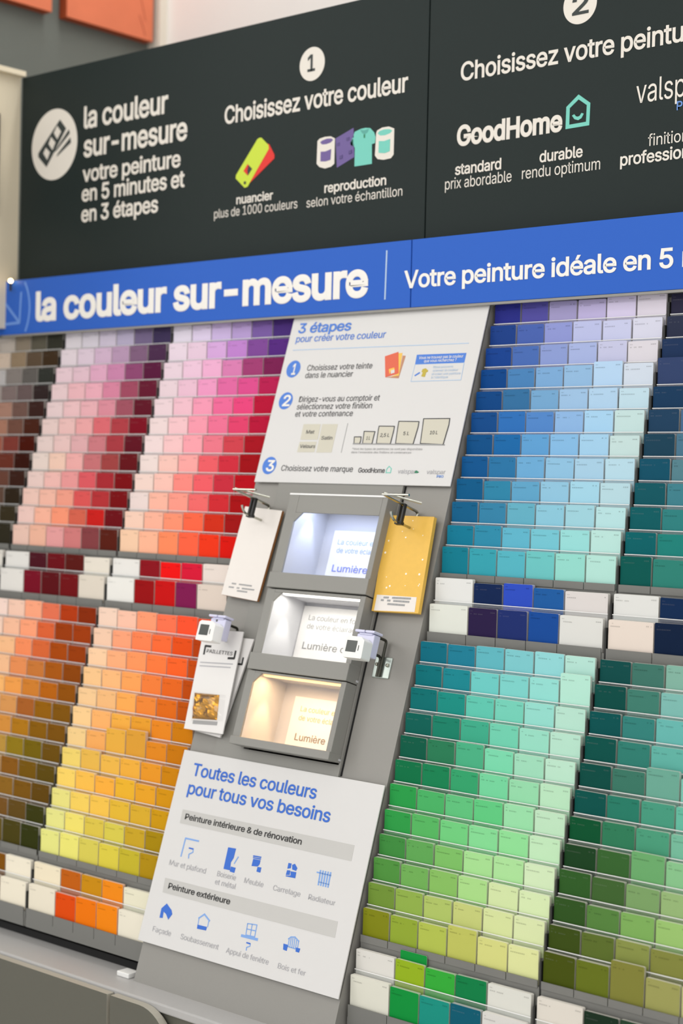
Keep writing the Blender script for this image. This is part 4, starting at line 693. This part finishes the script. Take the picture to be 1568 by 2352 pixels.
# ------------------------------------------------------------------ hooks, samples and tags
def hook(label, px, py, wire_len, style):
    t = empty('display_hook', slope(px, py, -0.1), RXS, label, 'hook', 'wire hooks on the centre stand')
    return t
def bend(p0, p1, p2, n=5):
    return [tuple((Vector(p0) * (1 - t) ** 2 + Vector(p1) * 2 * t * (1 - t) + Vector(p2) * t * t)) for t in [k / n for k in range(n + 1)]]
def sample_hook(label, hx, hy):
    """double-wire hook: hx, hy = where the lower wire leaves the board"""
    t = empty('display_hook', slope(hx, hy, -0.1), RXS, label, 'hook', 'wire hooks on the centre stand')
    b = MB(); b.box(-0.3, 0.3, -0.45, 0.25, 0.0, 0.04); b.build('base_plate', M_ZINC, t, bevel=0.015)
    b = MB(); b.tube([(0, -0.1, 0.07), (0, 0.5, 0.07)] + bend((0, 0.5, 0.07), (0, 0.58, 0.09), (0, 0.58, 0.22)) + [(0, 0.58, 1.8)], 0.045); b.build('upper_wire', M_STEEL, t)
    b = MB(); b.tube([(0, 0.02, 0.05), (0, 0.0, 1.0)] + bend((0, 0, 1.0), (0, 0, 1.2), (-0.03, 0.22, 1.28)) , 0.04); b.build('lower_wire', M_STEEL, t)
    b = MB(); b.tube([(-0.05, 0.58, 1.8), (0.95, 0.58, 1.8)], 0.04); b.tube([(-0.02, 0.62, 1.78), (0.78, 0.60, 0.95)], 0.035); b.build('cross_bar', M_STEEL, t)
    b = MB(); b.box(-0.1, -0.03, -0.02, 0.6, 0.78, 0.9); b.box(0.05, 0.12, -0.02, 0.6, 0.78, 0.9); b.box(-0.12, 0.14, -0.06, 0.04, 0.76, 0.92); b.build('clip', M_BLACKP, t, bevel=0.015)
    return t
sample_hook('wire hook holding the off-white sample plate beside the blue-lit window', -7.31, -7.27)
sample_hook('wire hook holding the yellow sample plate', -1.13, -7.3)
def lock_hook(label, hx, hy, long_pin):
    t = empty('display_hook', slope(hx, hy, -0.1), RXS, label, 'hook', 'wire hooks on the centre stand')
    b = MB(); b.box(-0.32, 0.32, -0.62, 0.02, 0.0, 0.05); b.build('base_plate', M_ZINC, t, bevel=0.03)
    for x in (-0.2, 0.2):
        b = MB(); b.ball((x, -0.22, 0.06), 0.06, n=6); b.build('screw', M_STEEL, t, smooth=True)
    b = MB(); b.tube([(0.0, -0.6, 0.1), (0.0, 0.42, 0.1)] + bend((0, 0.42, 0.1), (0, 0.5, 0.1), (0, 0.5, 0.2)) + [(0, 0.5, 1.1)], 0.045); b.build('upper_wire', M_DWIRE, t)
    b = MB(); b.tube([(-0.08, -0.6, 0.1), (-0.08, -0.12, 0.1)] + bend((-0.08, -0.12, 0.1), (-0.08, -0.02, 0.1), (-0.08, 0, 0.2)) + [(-0.08, 0.0, 1.1)], 0.045); b.build('lower_wire', M_DWIRE, t)
    return t
lock_hook('bare wire hook on a zinc plate, carrying the tag beside the neutral window', -1.22, -11.25, True)
lock_hook('wire hook holding the glitter packet cards beside the orange rack', -7.38, -11.35, True)
def price_tag(label, cx, cy):
    t = empty('hook_tag', slope(cx, cy, 1.0), RXS, label, 'tag', 'white plastic tags on the hooks')
    b = MB(); b.prism([(-0.34, -0.34), (0.36, -0.34), (0.38, -0.3), (0.36, 0.2), (0.22, 0.3), (-0.28, 0.3), (-0.36, 0.24), (-0.36, -0.3)], 0.0, 0.4); b.build('body', M_WHITEPL, t, bevel=0.03)
    b = MB(); b.box(-0.27, 0.12, -0.17, 0.17, 0.39, 0.412); b.build('screen', M_SCREEN, t, bevel=0.01)
    b = MB(); b.box(0.19, 0.21, -0.12, 0.04, 0.39, 0.41); b.build('slot', M_SCREEN, t)
    b = MB(); b.box(-0.3, 0.36, -0.2, 0.48, -0.3, 0.0); b.box(-0.34, 0.02, 0.5, 0.58, -0.34, 0.1); b.box(0.06, 0.4, 0.5, 0.58, -0.34, 0.1); b.box(-0.2, 0.3, 0.44, 0.5, -0.25, 0.05); b.build('clamp', M_CLEARPL, t, bevel=0.03)
    return t
price_tag('white plastic tag with dark square window, beside the neutral light box', -1.24, -11.27)
price_tag('white plastic tag with dark square window, above the glitter packet', -7.36, -11.26)

def plate(name, pts, w0, w1, label, cat, m, side, group=None):
    t = empty(name, slope(0, 0, 0), RXS, label, cat, group)
    b = MB(); b.prism(pts, w0, w1, 0, 1); b.build('plate', [m, side], t, bevel=0.012)
    return t
def lines(parent, ls, z, m, w=0.07):
    b = MB(); rr = random.Random(3)
    for q in ls:
        a, c = Vector(q[0]), Vector(q[-1]); L = (c - a).length; x = 0
        while x < L - 0.02:
            d = min(rr.uniform(0.05, 0.11), L - x)
            if rr.random() > 0.15:
                p0 = a + (c - a) * (x / L); p1 = a + (c - a) * ((x + d) / L); b.stroke([tuple(p0), tuple(p1)], w, z - 0.01, z + 0.006)
            x += d + 0.035
    return b.build('printed_lines', m, parent)
t = plate('sample_plate', D['tag_w'], 0.1, 0.2, 'off-white sample plate hanging on a hook beside the blue-lit window', 'sample', M_TAG, M_WOOD, 'sample plates on the hooks')
lines(t, D['tw_ln'], 0.2, M_GREYM, 0.05)
t = plate('sample_plate', D['tag_y'], 0.06, 0.2, 'yellow glittery sample plate with white label hanging on a hook', 'sample', M_TAGY, M_TAGY, 'sample plates on the hooks')
b = MB(); b.prism(D['tag_y_lab'], 0.2, 0.21); o = b.build('paper_label', M_TAG, t)
lines(o, D['ty_ln'], 0.21, M_GREYM, 0.06)
b = MB(); rr = random.Random(5)
q = D['tag_y']
for k in range(16):
    u, v = rr.uniform(0.06, 0.94), rr.uniform(0.04, 0.8)
    tp = Vector(q[0]).lerp(Vector(q[1]), u); bt = Vector(q[3]).lerp(Vector(q[2]), u); c = tp.lerp(bt, v)
    b = MB(); b.disc(c.x, c.y, rr.uniform(0.012, 0.035), 0.2, 0.206, n=12); b.build('glitter_fleck', M_GLIT, t)
t = plate('packet_card', D['tag_p2'], 0.08, 0.14, 'white hanging packet card turned askew behind the glitter packet', 'packet', M_CARDW, M_CARDW, 'packet cards on the hook')
b = MB(); b.stroke(D['pk_br2'][0], 0.06, 0.14, 0.15); b.build('printed_bracket', M_INK2, t)
t = plate('packet_card', D['tag_p'], 0.26, 0.3, 'white hanging packet card with gold glitter pouch, below the white tag', 'packet', M_CARDW, M_CARDW, 'packet cards on the hook')
b = MB()
for q in D['pk_br']: b.stroke(q, 0.07, 0.3, 0.308)
b.build('printed_bracket', M_INK2, t)
lettering(t, D['pk_txt'], M_INK, 0.004, 0.312)
b = MB()
for q in D['pk_ln']: b.stroke(q, 0.035, 0.3, 0.308)
b.stroke(D['pk_bar'][:2], 0.12, 0.3, 0.308, 1); b.build('printed_lines', [M_GREYT, M_GREYM], t)
def pillow(b, q, w0, bulge, n=14, rough=0.0, seed=1):
    rr = random.Random(seed); g = []
    for j in range(n + 1):
        for i in range(n + 1):
            u, v = i / n, j / n
            p = Vector(q[0]).lerp(Vector(q[1]), u).lerp(Vector(q[3]).lerp(Vector(q[2]), u), v)
            e = (1 - (2 * u - 1) ** 6) * (1 - (2 * v - 1) ** 6)
            cr = rough * (math.sin(7 * u + 9 * v + seed) + math.sin(-11 * u + 5 * v) + rr.uniform(-0.7, 0.7))
            g.append((p.x, p.y, w0 + e * (bulge + cr)))
    fs = [(j * (n + 1) + i, (j + 1) * (n + 1) + i, (j + 1) * (n + 1) + i + 1, j * (n + 1) + i + 1) for j in range(n) for i in range(n)]
    b.add(g, fs)
b = MB(); pillow(b, D['pk_gold'], 0.305, 0.12, rough=0.022); o = b.build('gold_pouch', M_GOLD, t)
b = MB(); pillow(b, D['pk_bag'], 0.302, 0.19, rough=0.008, seed=4); b.build('clear_film', M_BAG, o, smooth=True)

# ------------------------------------------------------------------ cabinet under the racks
ZC = -21.2
cb = empty('storage_cabinet', (0, -7.9, ZF), 0, 'grey storage cabinet with drawer fronts under the racks and stand', 'cabinet')
Yc = 7.9
b = MB(); b.box(-29.9, 14, -7.62 + Yc, -2.5 + Yc, 0, ZC - 0.28 - ZF); b.build('carcass', M_CAB, cb)
b = MB(); b.box(-29.9, 14, -7.72 + Yc, -2.5 + Yc, ZC - 0.27 - ZF, ZC - ZF); b.build('worktop', M_CABT, cb, bevel=0.05)
def front(x0, x1, rc):
    zt = ZC - 0.1 - ZF; zb = 2.0
    pts = [(x0, zb), (x1, zb)]
    if rc: pts += [(x1 - rc + rc * math.cos(a), zt - rc + rc * math.sin(a)) for a in [k * PI / 20 for k in range(11)]]
    else: pts += [(x1, zt)]
    pts += [(x0, zt)]
    n = len(pts); y0, y1 = -8.02 + Yc, -7.74 + Yc
    b = MB()
    vs = [(x, y0, z) for x, z in pts] + [(x, y1, z) for x, z in pts]
    b.add(vs, [list(range(n)), list(range(2 * n - 1, n - 1, -1))], 0)
    b.add(vs, [(i, n + i, n + (i + 1) % n, (i + 1) % n) for i in range(n)], 1)
    b.build('drawer_front', [M_CAB, M_CABE], cb, bevel=0.02)
front(-24, -16.1, 0); front(-16.0, -8.1, 0); front(-7.95, -5.35, 1.3)
b = MB(); b.box(-29.9, -8.4, 0, 0.5, 0, 0.24); o = b.build('gap_shade_strip', M_DARK); o.location = P3((0, -6.0, ZC + 0.001)); tag(o, 'black strip standing in for shade in the gap between racks and worktop', 'strip')  # black strip put in for the dark shade under the racks
b = MB(); b.box(0, 0.55, -0.35, 0.1, 0, 0.16); o = b.build('spacer_block', M_WHITEPL, bevel=0.03); o.location = P3((-9.05, -6.45, ZC + 0.002)); tag(o, 'small white spacer block under the rack beside the stand foot', 'spacer')
